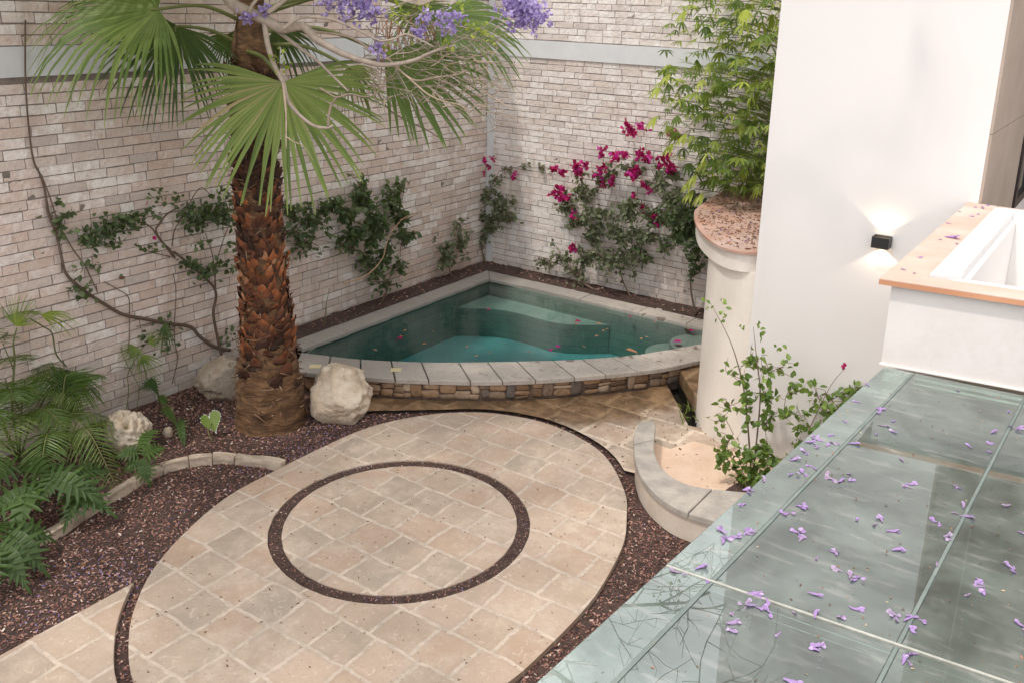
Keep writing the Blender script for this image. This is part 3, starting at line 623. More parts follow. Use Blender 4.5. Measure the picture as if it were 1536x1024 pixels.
for a, b_ in zip(rc_[:-1], rc_[1:]):
    prism('coping_stone', [(a if a > .61 else .325, -.345), (b_-.006, -.345), (b_-.006, -.66), (a if a > .61 else .607, -.70 if a < .61 else -.66)], -.045, rng.uniform(-.003, .001), MAT['coping'], pool, .009, rng.random())
for (x, y), s in zip(((473, 549), (530, 558.5), (594, 554)), (.12, .20, .11)):
    c = gz(x, y, .003); d = unit(np.array([.80, .60])); e = np.array([-d[1], d[0]]); pts = [c[:2]+d*s*a+e*s*.8*b_ for a, b_ in ((-.5, -.5), (.5, -.5), (.5, .5), (-.5, .5))]
    prism('inset_tile', pts, -.002, .0045, MAT['cream'], pool, 0)
# floating bits: leaves and bracts on the water, countable ones
FT = [BRACT, OVATE, CHIP]
wl = [((594, 507), .10, 0), ((602, 505), .09, 1), ((640, 515), .06, 2), ((729, 464), .07, 0), ((700, 521), .07, 2), ((718, 533), .05, 2), ((732, 528), .05, 2), ((826, 527), .06, 0), ((842, 520), .08, 0), ((873, 519), .05, 2), ((864, 487), .10, 2), ((872, 482), .09, 0), ((893, 484), .09, 2), ((905, 497), .07, 2), ((913, 493), .05, 2), ((938, 524), .16, 2), ((962, 509), .08, 2), ((948, 475), .06, 0), ((1009, 512), .11, 0), ((1032, 495), .12, 1), ((1042, 496), .09, 0), ((790, 527), .05, 2), ((760, 517), .04, 2), ((898, 503), .06, 2), ((967, 505), .05, 2), ((650, 498), .06, 2), ((610, 495), .05, 2), ((560, 524), .05, 2), ((828, 487), .05, 2), ((985, 482), .05, 2)]
for i, ((x, y), s, k) in enumerate(wl):
    p = gz(x, y, WZ+.004); mb = MB(); batch(mb, FT[k], [(0, 0, .0)], [(math.cos(i*2.1), math.sin(i*2.1), 0)], [(.1, .05, 1)], s, .4+.5*((i*.37) % 1))
    o = mb.build('floating_leaf', MAT['reddry'] if k else MAT['magenta']); o.location = p; tag(o, ['magenta bract floating on the pool water', 'curled brown leaf floating on the pool water', 'small dry leaf fragment floating on the pool water'][k], 'leaf', ['magenta bracts floating in the pool', 'curled leaves floating in the pool', 'leaf fragments floating in the pool'][k])

# ------------------------------------------------------------------ step and drain
tr = MB(); tz = np.array(trench); 
tr.add(np.vstack([np.c_[tz, np.full(4, -.225)], np.c_[tz, np.full(4, -.36)]]), None, [(i, (i+1) % 4, 4+(i+1) % 4, 4+i) for i in range(4)]+[(4, 5, 6, 7)])
dr = tr.build('drain_channel', MAT['dark']); tag(dr, 'narrow black drain channel beside the pool corner and the column', 'drain')
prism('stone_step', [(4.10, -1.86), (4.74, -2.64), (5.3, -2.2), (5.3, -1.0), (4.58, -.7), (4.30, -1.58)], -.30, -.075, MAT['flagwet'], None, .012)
tag(bpy.data.objects['stone_step'], 'wet flagstone step between the drain channel and the pool end', 'step')
# ------------------------------------------------------------------ curved seat wall
sw = thing('curved_bench', 'low curved rendered garden bench wall with grey cement cap', 'bench', (5.0, -4.2, G0))
k_i = seat_i; pts = [tuple(p) for p in seat_o]+[tuple(p) for p in k_i[::-1]]
cen = np.mean(seat_i, 0)
def inset(P, d): t = np.gradient(P, axis=0); nn = unit(np.stack([-t[:, 1], t[:, 0]], 1)); return P+nn*d
so_ = inset(seat_o, .022); si_ = inset(seat_i, -.02); so_[0] += (.012, -.03); si_[0] += (0, -.03)
prism('bench_body', [tuple(p) for p in so_]+[tuple(p) for p in si_[::-1]], -.29, -.052, MAT['seatbody'], sw, 0, smooth=False)
def split(P, Q_, a, b_): 
    t = np.linspace(a, b_, 14); return [tuple(p) for p in lerp_poly(P, t)]+[tuple(p) for p in lerp_poly(Q_, t)[::-1]]
for a, b_ in ((0, .155), (.158, .56), (.563, 1)): prism('cap_stone', split(seat_o, seat_i, a, b_), -.052, .0, MAT['seatcap'], sw, .014, .5, 3)

# ------------------------------------------------------------------ white tower
tw = thing('white_tower_wall', 'tall smooth white plastered wall with the small lamp on it', 'wall', (6.1, -2.0, G0))
b = MB(); b.box((5.29, -3.05, -.3), (6.978, .3, 9.2)); b.build('plaster_face', MAT['plaster'], tw)
b = MB(); b.box((6.9785, -3.046, .0), (6.998, -1.09, 2.92)); b.box((6.9785, -3.046, 2.925), (6.998, .3, 9.2)); b.build('stone_side', MAT['beige'], tw)
wn = thing('dark_window', 'dark framed window at the right edge above the terracotta coping', 'window', (6.99, -.5, 2.0))
b = MB(); b.box((6.979, -1.088, 2.02), (7.02, -.99, 2.92)); b.box((6.979, -.2, 2.02), (7.02, .25, 2.92)); b.box((6.979, -.99, 2.02), (7.02, -.2, 2.10)); b.box((6.979, -.99, 2.84), (7.02, -.2, 2.92)); b.build('frame', MAT['frame'], wn)
b = MB(); b.box((6.981, -.989, 2.101), (6.99, -.201, 2.839)); b.build('pane', MAT['pane'], wn)
hw_ = thing('house_wall', 'beige stone house wall continuing right of the dark window', 'wall', (9, .5, 0)); b = MB(); b.box((6.999, .31, -.3), (12.5, .6, 9.2)); b.build('wall', MAT['beige'], hw_)
# wall lamp
lp = gz(1326, 362, 0)*0+py(1325, 361.5, -3.05); LX, LZ = lp[0], lp[2]
lm = thing('wall_lamp', 'small black box lamp glowing up and down on the white wall', 'lamp', (LX, -3.05, LZ))
w2, h2, dp = .068, .045, .105
b = MB(); t = .006
b.box((LX-w2, -3.051-dp, LZ-h2), (LX+w2, -3.051-dp+t, LZ+h2)); b.box((LX-w2, -3.051-dp+t, LZ-h2), (LX-w2+t, -3.051, LZ+h2)); b.box((LX+w2-t, -3.051-dp+t, LZ-h2), (LX+w2, -3.051, LZ+h2)); b.box((LX-w2+t, -3.058, LZ-h2), (LX+w2-t, -3.051, LZ+h2))
b.build('housing', MAT['black'], lm)
ge = G('warm_led'); ge.done(ge.n('Emission', {'Color': (1, .75, .48, 1), 'Strength': 5.})); MAT['led'] = ge.m
b = MB(); b.box((LX-w2+t, -3.051-dp+t, LZ-.012), (LX+w2-t, -3.058, LZ+.012)); b.build('led_module', MAT['led'], lm)
for sg in (1, -1):
    l = bpy.data.lights.new('lamp_beam', 'SPOT'); l.energy = 3.8 if sg > 0 else 4.0; l.color = (1, .80, .58); l.spot_size = R(112); l.spot_blend = .25; l.shadow_soft_size = .012
    o = bpy.data.objects.new('lamp_beam', l); COL.objects.link(o); o.location = (LX, -3.051-.052, LZ+sg*.047); o.rotation_euler = (R(180) if sg > 0 else 0, 0, 0)
    o.parent = lm; o.matrix_parent_inverse = Matrix.Translation(lm.location).inverted()

# ------------------------------------------------------------------ round column with terracotta roof
rd = thing('round_column', 'cream rendered round column carrying a rim topped with terracotta', 'column', (5.25, -2.3, G0))
C_ = [(5.27+.68*math.cos(a), -2.33+.66*math.sin(a)) for a in np.linspace(0, 2*np.pi, 72, endpoint=False)]
C_ = [c for c in C_ if c[0] < 5.288]+[(5.288, -1.67), (5.288, -2.99)]; C_ = sorted(C_, key=lambda c: math.atan2(c[1]+2.33, c[0]-5.1))
prism('shaft', C_, -.3, 1.50, MAT['plaster_old'], rd, 0, smooth=False)
dt = cat([gz(*q, 1.70)[:2] for q in ((1111.4, 277.9), (1093.8, 282.3), (1076, 291), (1058.7, 302.5), (1046.4, 311.3), (1041, 319), (1043.7, 335), (1051.6, 347.3), (1064, 358.8), (1079.8, 368.4), (1099, 374.6), (1118.4, 377.6), (1136, 378))], 5)
dt = np.array([p for p in dt if p[0] < 5.288 and p[1] < -.1]); dp_ = [(5.288, -.1), (float(dt[0][0]), -.1)]+[tuple(p) for p in dt]+[(5.288, float(dt[-1][1]))]
prism('terracotta_top', dp_, 1.672, 1.70, MAT['terratop'], rd, .006)
din = np.array(dp_); cdt = np.array([5.288, -1.5]); 
prism('rim', [tuple(cdt+(p-cdt)*.975) for p in din], 1.50, 1.6715, MAT['plaster_old'], rd, .0)
mt = chips('leaf_debris', 3000, (3.9, 5.28, -3.2, -.1), lambda P: inside(P, cdt+(din-cdt)*.97), 1.701, MAT['reddry'], .010, .045, lambda P: rng.random(len(P))**2*.9, zj=.003); tag(mt, 'dry leaf debris scattered over the terracotta top')
mt = chips('fallen_petals', 260, (3.9, 5.28, -3.2, -.1), lambda P: inside(P, cdt+(din-cdt)*.97), 1.703, MAT['purple'], .012, .035, zj=.003); tag(mt, 'purple petals scattered over the terracotta top')

# ------------------------------------------------------------------ glass roof and the room below
GZ = 1.9
def roof_pt(u, v): return np.array([6.985, -5.60])+u*unit(np.array([1., .075]))+v*unit(np.array([-.0585+.032*min(1., max(0., u)/.70), -1.]))
gr = thing('glass_roof', 'flat dusty green glass roof littered with lilac blossoms', 'roof', (*roof_pt(0, 0), GZ))
cu = [0, .155, .70, 1.9, 3.1]; cv = [-2.6, 2.395, 4.6, 7.2]
sp = .0065
for i in range(4):
    for j in range(3):
        q = [roof_pt(cu[i]+sp*(i > 0), cv[j]+sp*(j > 0)), roof_pt(cu[i+1]-sp, cv[j]+sp*(j > 0)), roof_pt(cu[i+1]-sp, cv[j+1]-sp), roof_pt(cu[i]+sp*(i > 0), cv[j+1]-sp)]
        if j == 0: q[0] = roof_pt(cu[i]+sp*(i > 0), -.012); q[1] = roof_pt(cu[i+1]-sp, -.012)
        prism('glass_pane', q, GZ-.016, GZ, MAT['roofglass' if i else 'edgeglass'], gr, .003)
for j in (1, 2):
    prism('silicone_seam', [roof_pt(0.002, cv[j]-.005), roof_pt(3.1, cv[j]-.005), roof_pt(3.1, cv[j]+.005), roof_pt(0.002, cv[j]+.005)], GZ-.017, GZ+.002, MAT['seal'], gr, .001)
for i in (1, 2, 3):
    for j in range(3):
        v0 = cv[j]+.009 if j else -.01
        prism('silicone_seam', [roof_pt(cu[i]-.006, v0), roof_pt(cu[i]+.006, v0), roof_pt(cu[i]+.006, cv[j+1]-.009), roof_pt(cu[i]-.006, cv[j+1]-.009)], GZ-.017, GZ+.0015, MAT['gasket'], gr, .001)
def strip(name, u0, u1, mat, z0, z1): prism(name, [roof_pt(u0, 0), roof_pt(u1, 0), roof_pt(u1, 7.1), roof_pt(u0, 7.1)], z0, z1, mat, gr, 0)
strip('edge_beam', .012, .145, MAT['beam'], -.06+GZ, GZ-.02); strip('inner_strip', .175, .30, MAT['beam'], GZ-.06, GZ-.02)
strip('beam', .63, .77, MAT['beam'], GZ-.07, GZ-.02); strip('beam', 1.83, 1.97, MAT['beam'], GZ-.07, GZ-.02)
b = MB(); q = [roof_pt(.06, 0), roof_pt(3.05, 0), roof_pt(3.05, 7.1), roof_pt(.06, 7.1)]
room = thing('glazed_room', 'cream walled room below the dusty glass roof', 'room', (8, -8, G0))
prism('ceiling', q, GZ-.30, GZ-.085, MAT['under'], room, 0)
prism('room_wall', [roof_pt(.05, -2.4), roof_pt(3.05, -2.4), roof_pt(3.05, 7.15), roof_pt(.05, 7.15)], -.3, GZ-.305, MAT['seatbody'], room, 0)
b = MB(); 
prism('edge_kerb', [roof_pt(.012, -.01), roof_pt(.058, -.01), roof_pt(.058, 7.15), roof_pt(.012, 7.15)], GZ-.32, GZ-.062, MAT['seatbody'], room, 0)
# skylight kerb with terracotta coping
bk = thing('skylight_upstand', 'white rendered box parapet with terracotta coping beside the tower', 'parapet', (7.6, -4.4, GZ))
fr0, fr1 = np.array([6.962, -5.56]), np.array([9.2, -5.40]); 
def wallq(a, b_, c, d, z0, z1, nm, mt_, bev=.006): return prism(nm, [a, b_, c, d], z0, z1, mt_, bk, bev)
ZC = 2.365
def fl(x, o=0.): return -5.56+(x-6.962)*.125+o
wallq((6.962, fl(6.962)), (8.9, fl(8.9)), (8.9, fl(8.9, .33)), (6.962, fl(6.962, .33)), GZ-.0, ZC, 'wall', MAT['plaster_box'])
wallq((6.962, fl(6.962, .331)), (7.29, fl(7.29, .331)), (7.29, -3.052), (6.962, -3.052), GZ-.6, ZC, 'wall', MAT['plaster'])
wallq((7.291, -3.40), (8.9, -3.40), (8.9, -3.052), (7.291, -3.052), GZ-.6, ZC, 'wall', MAT['plaster'])
wallq((7.291, fl(7.29, .331)), (8.9, fl(8.9, .331)), (8.9, -3.401), (7.291, -3.401), GZ-.6, 1.86, 'floor', MAT['plaster_old'], 0)
ci = .22
wallq((6.905, fl(6.905, -.045)), (8.95, fl(8.95, -.045)), (8.95, fl(8.95, .135)), (7.115, fl(7.115, .135)), ZC, 2.4, 'coping_tile', MAT['terrapale'], .004)
for a, c in ((fl(7.0, -.045), -4.72), (-4.714, -3.9), (-3.894, -3.055)):
    wallq((6.905, fl(6.905, -.045) if a < -5 else a), (7.115, fl(7.115, .135)+.004 if a < -5 else a), (7.115, c), (6.905, c), ZC, 2.3985, 'coping_tile', MAT['terrapale'], .004)
wallq((7.118, -3.20), (9.0, -3.20), (9.0, -3.055), (7.118, -3.055), ZC, 2.3975, 'coping_tile', MAT['terrapale'], .004)
b = MB(); b.add([(6.9045, fl(6.905, -.046), 2.3655), (8.95, fl(8.95, -.046), 2.3655), (8.95, fl(8.95, -.046), 2.3925), (6.9045, fl(6.905, -.046), 2.3925), (6.9045, -3.07, 2.3655), (6.9045, -3.07, 2.3925)], None, [(0, 1, 2, 3), (4, 0, 3, 5)]); b.build('coping_edge', MAT['terra'], bk)
for q in (((7.117, fl(7.117, .137)), (7.255, fl(7.255, .28)), (7.255, -3.33), (7.117, -3.202)), ((7.257, -3.33), (8.94, -3.33), (8.94, -3.202), (7.135, -3.202))):
    wallq(*q, ZC-.0, 2.418, 'inner_kerb', MAT['kerb'], .008)
wallq((7.15, fl(7.15, .137)), (8.94, fl(8.94, .137)), (8.94, fl(8.94, .24)), (7.257, fl(7.257, .24)), ZC-.3, 2.385, 'inner_kerb', MAT['kerb'], .008)
wallq((6.955, fl(6.955, -.012)), (8.9, fl(8.9, -.012)), (8.9, fl(8.9, -.0005)), (6.955, fl(6.955, -.0005)), GZ+.001, GZ+.012, 'mortar_fillet', MAT['plaster_old'], .004)

# ------------------------------------------------------------------ blossoms on the glass and coping (each one a thing)
def blossom_mesh(i):
    r = np.random.default_rng(100+i); mb = MB(); L = .045*r.uniform(.6, 1.15); bd_ = r.uniform(-.012, .012)
    P = np.array([(x, bd_*(x/L)**2*4, .007+.004*math.sin(x*60+i)) for x in np.linspace(-L*.5, L*.35, 6)]); mb.tube(P, [.003, .0045, .0065, .0085, .0095, .010], 7, .5, False)
    tip = P[-1]; a = r.uniform(0, 6, 5) if i % 2 else np.arange(5)*1.256
    D = np.stack([np.full(5, .8), np.cos(a)*.9, np.abs(np.sin(a))*.7], 1); batch(mb, ROUND, np.repeat(tip[None], 5, 0), D, rdir(5, .5), r.uniform(.016, .026, 5), r.uniform(.5, 1, 5))
    if i % 3 == 0:
        for k in range(1+i % 4): batch(mb, ROUND, [(r.uniform(-.03, .03), r.uniform(-.02, .02), .012)], rdir(1, .3), [(0, .3, 1)], [.03], [r.uniform(.3, .9)])
    me = mb.build('t', MAT['petalglass'], None, True); d = me.data; bpy.data.objects.remove(me); return d
BM = [blossom_mesh(i) for i in range(12)]
spots = [(1435, 586), (1302, 577), (1513, 616), (1529, 641), (1286, 602), (1267, 631), (1320, 615), (1342, 631), (1324, 638), (1341, 648), (1314, 650), (1489, 648), (1487, 664), (1482, 677), (1454, 669), (1221, 657), (1214, 663), (1231, 660), (1225, 669), (1240, 667), (1248, 652), (1250, 664), (1206, 677), (1212, 679), (1191, 689), (1216, 698), (1221, 702), (1202, 707), (1187, 711), (1279, 665), (1245, 717), (1250, 719), (1261, 721), (1279, 720), (1272, 710), (1353, 690), (1358, 727), (1367, 726), (1362, 730), (1437, 731), (1445, 758), (1512, 758), (1448, 774), (1401, 781), (1409, 785), (1420, 804), (1425, 809), (1530, 798), (1322, 779), (1313, 786), (1337, 796), (1193, 797), (1198, 801), (1201, 808), (1180, 770), (1200, 758), (1210, 759), (1286, 778), (1118, 735), (1127, 735), (1122, 738), (1147, 720), (1115, 756), (1101, 805), (1083, 796), (1082, 790), (1119, 799), (1127, 801), (1247, 826), (1254, 829), (1226, 836), (1345, 824), (1257, 854), (1271, 859), (1275, 863), (1283, 870), (1221, 891), (1515, 850), (1520, 855), (1464, 873), (1470, 879), (1467, 869), (1476, 890), (1454, 892), (1130, 890), (1139, 894), (1150, 899), (1120, 903), (1129, 908), (1138, 911), (1152, 915), (1100, 919), (1098, 934), (1100, 946), (1190, 918), (1223, 922), (1265, 925), (1283, 913), (1341, 921), (1345, 928), (1362, 928), (1371, 926), (1383, 930), (1369, 946), (1168, 950), (1224, 968), (1224, 974), (1363, 993), (1356, 991), (1370, 980), (1187, 1022), (1530, 937), (1405, 845), (1050, 852), (1015, 858), (1060, 870), (1085, 812)]
for i, (x, y) in enumerate(spots):
    o = bpy.data.objects.new('fallen_blossom', BM[(i*5) % 12]); COL.objects.link(o); o.location = gz(x, y, GZ+.001); s = .45+.5*((i*.618) % 1); o.scale = (s, s*(.6+.5*((i*.29) % 1)), s*(.3+.35*((i*.53) % 1))); o.rotation_euler = (((i*.77) % 1-.5)*.9, 0, i*2.4)
    tag(o, 'lilac blossom fallen on the dusty glass roof', 'blossom', 'lilac blossoms fallen on the glass roof')
for i, (x, y) in enumerate([(1426, 357), (1474, 313), (1483, 309), (1459, 325), (1467, 322), (1356, 405), (1371, 410), (1381, 386), (1433, 412), (1436, 366), (1409, 360), (1421, 335), (1440, 318), (1462, 311)]):
    o = bpy.data.objects.new('fallen_blossom', BM[i % 4]); COL.objects.link(o); o.location = gz(x, y, 2.4); s = [1.5, .9, .6, .5][min(i, 3)]; o.scale = (s, s, s*.6); o.rotation_euler = (0, 0, i*1.9)
    tag(o, 'small withered blossom fallen on the terracotta coping', 'blossom', 'blossoms on the terracotta coping')
gd = chips('roof_debris', 900, (6.9, 9.2, -9.6, -5.5), lambda P: (P[:, 0] > 7.0-.06*(P[:, 1]*-1-5.6)*1.), GZ+.001, MAT['reddry'], .004, .014, zj=.002); tag(gd, 'tiny dry specks scattered on the glass roof')
# ------------------------------------------------------------------ boulders and edging
def boulder(name, label, centre, rad, seed, amp=.16, flat=.5, pits=.0, rz=0., mat='boulder'):
    bm = bmesh.new(); bmesh.ops.create_icosphere(bm, subdivisions=5, radius=1.); rb_ = np.random.default_rng(seed+40)
    planes = [(Vector(unit(rb_.normal(size=3)*[1, 1, .8])), rb_.uniform(.80, .95)) for _ in range(11)]
    for v in bm.verts:
        d = v.co.normalized(); o = Vector((seed*3.7, seed*1.3, seed*2.1))
        n = mnoise.fractal(d*1.1+o, .9, 2., 4)*amp*1.5+mnoise.fractal(d*3.+o, .8, 2.1, 4)*amp*.55+mnoise.fractal(d*9.+o, .7, 2.2, 3)*amp*.22
        cell = mnoise.voronoi(d*1.7+o)[0]; n += (cell[1]-cell[0])*amp*.35
        if pits:
            pn = mnoise.noise(d*3.6+o*2); n -= max(0, pn-.15)*pits; pn = mnoise.noise(d*9+o*2); n -= max(0, pn-.2)*pits*.6
        v.co = d*(1+n-amp*.2)
        for pn_, ph_ in planes:
            e_ = v.co.dot(pn_)-ph_
            if e_ > 0: v.co -= pn_*e_*.88
        v.co.z = max(v.co.z, -flat)
    bmesh.ops.scale(bm, vec=rad, verts=bm.verts); bmesh.ops.rotate(bm, cent=(0, 0, 0), matrix=Matrix.Rotation(rz, 3, 'Z'), verts=bm.verts)
    me = bpy.data.meshes.new(name); bm.to_mesh(me); bm.free(); o = link(name, me, MAT[mat], None, True); o.location = centre; return tag(o, label, 'rock')
hv = np.array([-.557, .830, 0])
c = gz(503, 640, -.26)+hv*.20; boulder('boulder', 'large pale round limestone boulder right of the palm trunk', (c[0], c[1], -.01), (.31, .27, .31), 2, .14, .80, .22, .6)
c = gz(186, 690, -.26)+hv*.13; boulder('boulder', 'small upright tan boulder with dark hollows among the ferny palms', (c[0], c[1], -.08), (.21, .19, .25), 5, .15, .75, .6, .2, 'bouldertan')
c = gz(328, 603, -.26)+hv*.15; boulder('boulder', 'rough grey brown boulder half hidden behind the palm trunk', (c[0], c[1], -.08), (.26, .22, .26), 9, .17, .7, .25, 1.2, 'boulderdark')
c = gz(250, 655, -.26)+hv*.04; boulder('stone', 'fist sized pinkish stone under the small leafy plant', (c[0], c[1], -.235), (.055, .045, .06), 4, .12, .7)
c = gz(118, 655, -.26)+hv*.05; boulder('stone', 'low pale stone behind the feathery palm fronds', (c[0], c[1], -.22), (.13, .10, .10), 6, .14, .7)
eg = thing('stone_edging', 'curved row of rough cut edging stones through the mulch bed', 'edging', (*gz(300, 690, -.24)[:2], -.25))
ep = cat([gz(x, y, -.16)[:2] for x, y in ((424, 688), (380, 681), (333, 677), (300, 680), (268, 685), (232, 697), (200, 714), (172, 730), (130, 755), (85, 785), (30, 810), (-30, 850))], 8)
cumE = np.r_[0, np.cumsum(np.linalg.norm(np.diff(ep, axis=0), axis=1))]; s = 0; k = 0
while s < cumE[-1]-.1:
    L = [.46, .21, .20, .24, .28, .3, .26, .3][k % 8]; mbm = []; bm = bmesh.new()
    bmesh.ops.create_cube(bm, size=1.); bmesh.ops.subdivide_edges(bm, edges=bm.edges, cuts=7, use_grid_fill=True)
    for v in bm.verts:
        l = (v.co.x+.5)*(L-.008)+s; P = np.array([np.interp(l, cumE, ep[:, 0]), np.interp(l, cumE, ep[:, 1])]); Pn = np.array([np.interp(l+.02, cumE, ep[:, 0]), np.interp(l+.02, cumE, ep[:, 1])])
        t = unit(Pn-P) if l < cumE[-1]-.03 else t; nn = np.array([-t[1], t[0]]); q = P+nn*(v.co.y*.075)
        d = mnoise.noise((l*7, v.co.y*2, v.co.z*2+k))*.012; e = (abs(v.co.x) > .45)*.004
        v.co = (q[0]+nn[0]*d, q[1]+nn[1]*d, -.232+v.co.z*.10+mnoise.noise((l*6, v.co.y*3, 3+k))*.012-e)
    me = bpy.data.meshes.new('edging_stone'); bm.to_mesh(me); bm.free(); link('edging_stone', me, MAT['edging'], eg, False); s += L; k += 1

# ------------------------------------------------------------------ fan palm
PX, PY = 1.305, -5.185
palm = thing('fan_palm', 'tall fan palm with a thick shaggy orange brown trunk', 'palm tree', (PX, PY, -.25))
zr = [(-.27, .355), (-.2, .335), (0, .318), (.4, .27), (.62, .235), (.9, .208), (1.4, .193), (1.9, .183), (2.3, .178), (2.7, .17), (3.05, .16), (3.3, .17), (3.5, .13), (3.8, .10), (4.1, .05)]
def trad(z): return np.interp(z, [a for a, _ in zr], [b for _, b in zr])
def taxis(z): return np.array([PX+.010*math.sin(z*2)+.012*(z > 2)*(z-2), PY+.01*math.cos(z*1.7), z])
nz, na = 150, 56; V = []; Q = []
for i in range(nz):
    z = -.27+i*(4.37/(nz-1)); a0 = taxis(z)
    for j in range(na):
        a = 2*np.pi*j/na; d = (math.cos(a), math.sin(a)); rr = trad(z)
        low = max(0, min(1, (.75-z)/.2))
        rr += .028*mnoise.noise((d[0]*2, d[1]*2, z*7))+low*.034*(abs(((z*5.5+.35*mnoise.noise((d[0]*1.5, d[1]*1.5, z)) ) % 1)-.5)-.25)+.008*mnoise.noise((d[0]*9, d[1]*9, z*14))
        V.append((a0[0]+d[0]*rr, a0[1]+d[1]*rr, z))
for i in range(nz-1):
    for j in range(na): Q.append((i*na+j, i*na+(j+1) % na, (i+1)*na+(j+1) % na, (i+1)*na+j))
b = MB(); b.add(V, None, Q); trunk = b.build('trunk', MAT['trunk'], palm, True)
# leaf bases: overlapping shield shaped scales
bt = MB(); z = .12; row = 0
SV = np.array([(-.5, 0, 0), (0, 0, .10), (.5, 0, 0), (-.52, .38, .10), (0, .42, .30), (.52, .38, .10), (-.30, .78, .24), (0, .85, .44), (.30, .78, .24), (0.04, 1.12, .46)])
SQ = [(0, 1, 4, 3), (1, 2, 5, 4), (3, 4, 7, 6), (4, 5, 8, 7)]; ST = [(6, 7, 9), (7, 8, 9)]
while z < 3.1:
    rr = trad(z); nb = 14 if z < 2.2 else 12
    for k in range(nb):
        if z < .56 and rng.random() > .10+.8*(z/.56)**2: continue
        a = 2*np.pi*(k+.5*(row % 2))/nb+rng.uniform(-.07, .07); d = np.array([math.cos(a), math.sin(a), 0]); t = np.array([-d[1], d[0], 0]); up_ = np.array([0, 0, 1.])
        wd = 2*np.pi*rr/nb*rng.uniform(.85, 1.3); hh = rng.uniform(.075, .14); out_ = rng.uniform(.04, .10)*(1.25 if z > 2. else 1)
        S_ = SV+rng.uniform(-.13, .13, SV.shape)*np.array([1, 1, 1.]); S_[:, 2] *= rng.uniform(.4, 1.8); c0 = taxis(z)+d*(rr-.008)+up_*rng.uniform(-.02, .02)
        tw_ = rng.uniform(-.9, .9)
        W_ = c0+np.outer(S_[:, 0]*wd+S_[:, 1]*tw_*.04, t)+np.outer(S_[:, 1]*hh, up_)+np.outer(S_[:, 2]*out_, d)
        f = math.exp(-((z-1.15)/.75)**2); rn_ = np.clip(rng.normal(.20+.34*f, .24), 0, 1); rn_ = rn_ if z < 2.2 else rn_*.6; rn_ = rn_*(.55 if z < .45 else 1)
        rv = np.clip(rn_+np.array([-.2, -.15, -.2, -.05, 0, -.05, .12, .1, .12, .22]), 0, 1)
        bt.add(W_, ST, SQ, rv)
    z += .056; row += 1
bt.build('leaf_bases', MAT['boots'], trunk)
# ragged fibre and hanging scraps
fb = MB()
for i in range(700):
    z = rng.choice([rng.uniform(2.0, 3.3), rng.uniform(-.1, .95), rng.uniform(.5, 2)], p=[.45, .3, .25]); a = rng.uniform(0, 2*np.pi); d = np.array([math.cos(a), math.sin(a), 0]); t = np.array([-d[1], d[0], 0])
    p0 = taxis(z)+d*(trad(z)+.01); L = rng.uniform(.04, .13)*(1.4 if z > 2 else 1); s = rng.uniform(-1, 1)*(1.3 if z < .7 else .8); dn = rng.uniform(-.7, .6)
    fbk = 1; P = [p0, p0+d*.02+t*s*L*.4+np.array([0, 0, dn*L*.3]), p0+d*rng.uniform(.012, .055)+t*s*L*.9+np.array([0, 0, dn*L])]
    fb.tube(P, [.006, .005, .0015], 3, rng.uniform(.1, 1)*(.8 if z > 2 else 1), False)
fo_ = fb.build('fibre', MAT['fibre'], trunk); fo_['kind'] = 'stuff'
# fans
def fan(hub, axis, normal, Rr, span, n, droop, mat, r0=0., split=.5, pet=None, tipbend=1., parent=palm):
    hub = np.array(hub, float); X = unit(axis); Z = unit(normal); Y = unit(np.cross(Z, X)); Z = np.cross(X, Y); mb = MB()
    st = np.array([.02, .2, split*.8, split, .68, .84, .95, 1.]); hs_ = R(span)/n/2
    for k in range(n):
        th = -R(span)/2+(k+.5)*R(span)/n; L = Rr*(1-.28*(abs(th)/(R(span)/2))**2)*rng.uniform(.94, 1.04); dj = rng.normal(0, .018); dr_ = droop*rng.uniform(.75, 1.3); dd_ = math.cos(th)*X+math.sin(th)*Y; sd = -math.sin(th)*X+math.cos(th)*Y
        V = []
        for i, t in enumerate(st):
            if t <= split: hw = math.tan(hs_)*t*L*1.04
            else: hw = math.tan(hs_)*split*L*max(0, 1-(t-split)/(1.02-split))**.62
            e = max(0, t-split*.75)
            c_ = hub+dd_*t*L+sd*dj*e*L*4+Z*(.035*L*math.sin(t*2.5)); c_[2] -= dr_*L*(e**2)*(1.0+.8*tipbend*e); c_ -= dd_*dr_*L*.35*e**2*tipbend
            pl = .45*hw
            V += [c_+sd*hw-Z*0, c_+Z*pl, c_-sd*hw-Z*0]
        V = np.array(V); nn = len(st); Q = []
        for i in range(nn-1): Q += [(3*i, 3*i+1, 3*i+4, 3*i+3), (3*i+1, 3*i+2, 3*i+5, 3*i+4)]
        rr_ = np.clip(rng.normal(.5+r0, .12)+np.repeat(np.linspace(.12, -.1, nn), 3), 0, 1); rr_[-3:] = 1 if rng.random() < .6 else .85; rr_[-6:-3] += .12; rr_ = np.clip(rr_, 0, 1)
        mb.add(V, None, Q, rr_)
    o = mb.build('frond', MAT[mat], parent)
    if pet is not None:
        pm = MB(); P = cat([pet, (np.array(pet)+hub)/2+np.array([0, 0, .10*np.linalg.norm(hub-pet)]), hub, hub+X*.06], 5); pm.tube(P, np.linspace(.020, .011, len(P)), 6, .5); pm.build('petiole', MAT['petiole'], o, True)
    return o
view = unit(-CW); crown = np.array([PX+.02, PY, 3.55])
def F_(x, y, dep): return pt(x, y, dep)
def dirpx(x0, y0, x1, y1, toward=0.): return unit((x1-x0)*CR-(y1-y0)*CU+toward*view*100)
upv = np.array([0, 0, 1.])
fan(F_(238, 14, 7.35), dirpx(238, 14, 120, 40, .35), upv*.75+view*.62, 1.10, 205, 50, .55, 'fan', .05, .52, crown-[.05, 0, .02], 1.1)
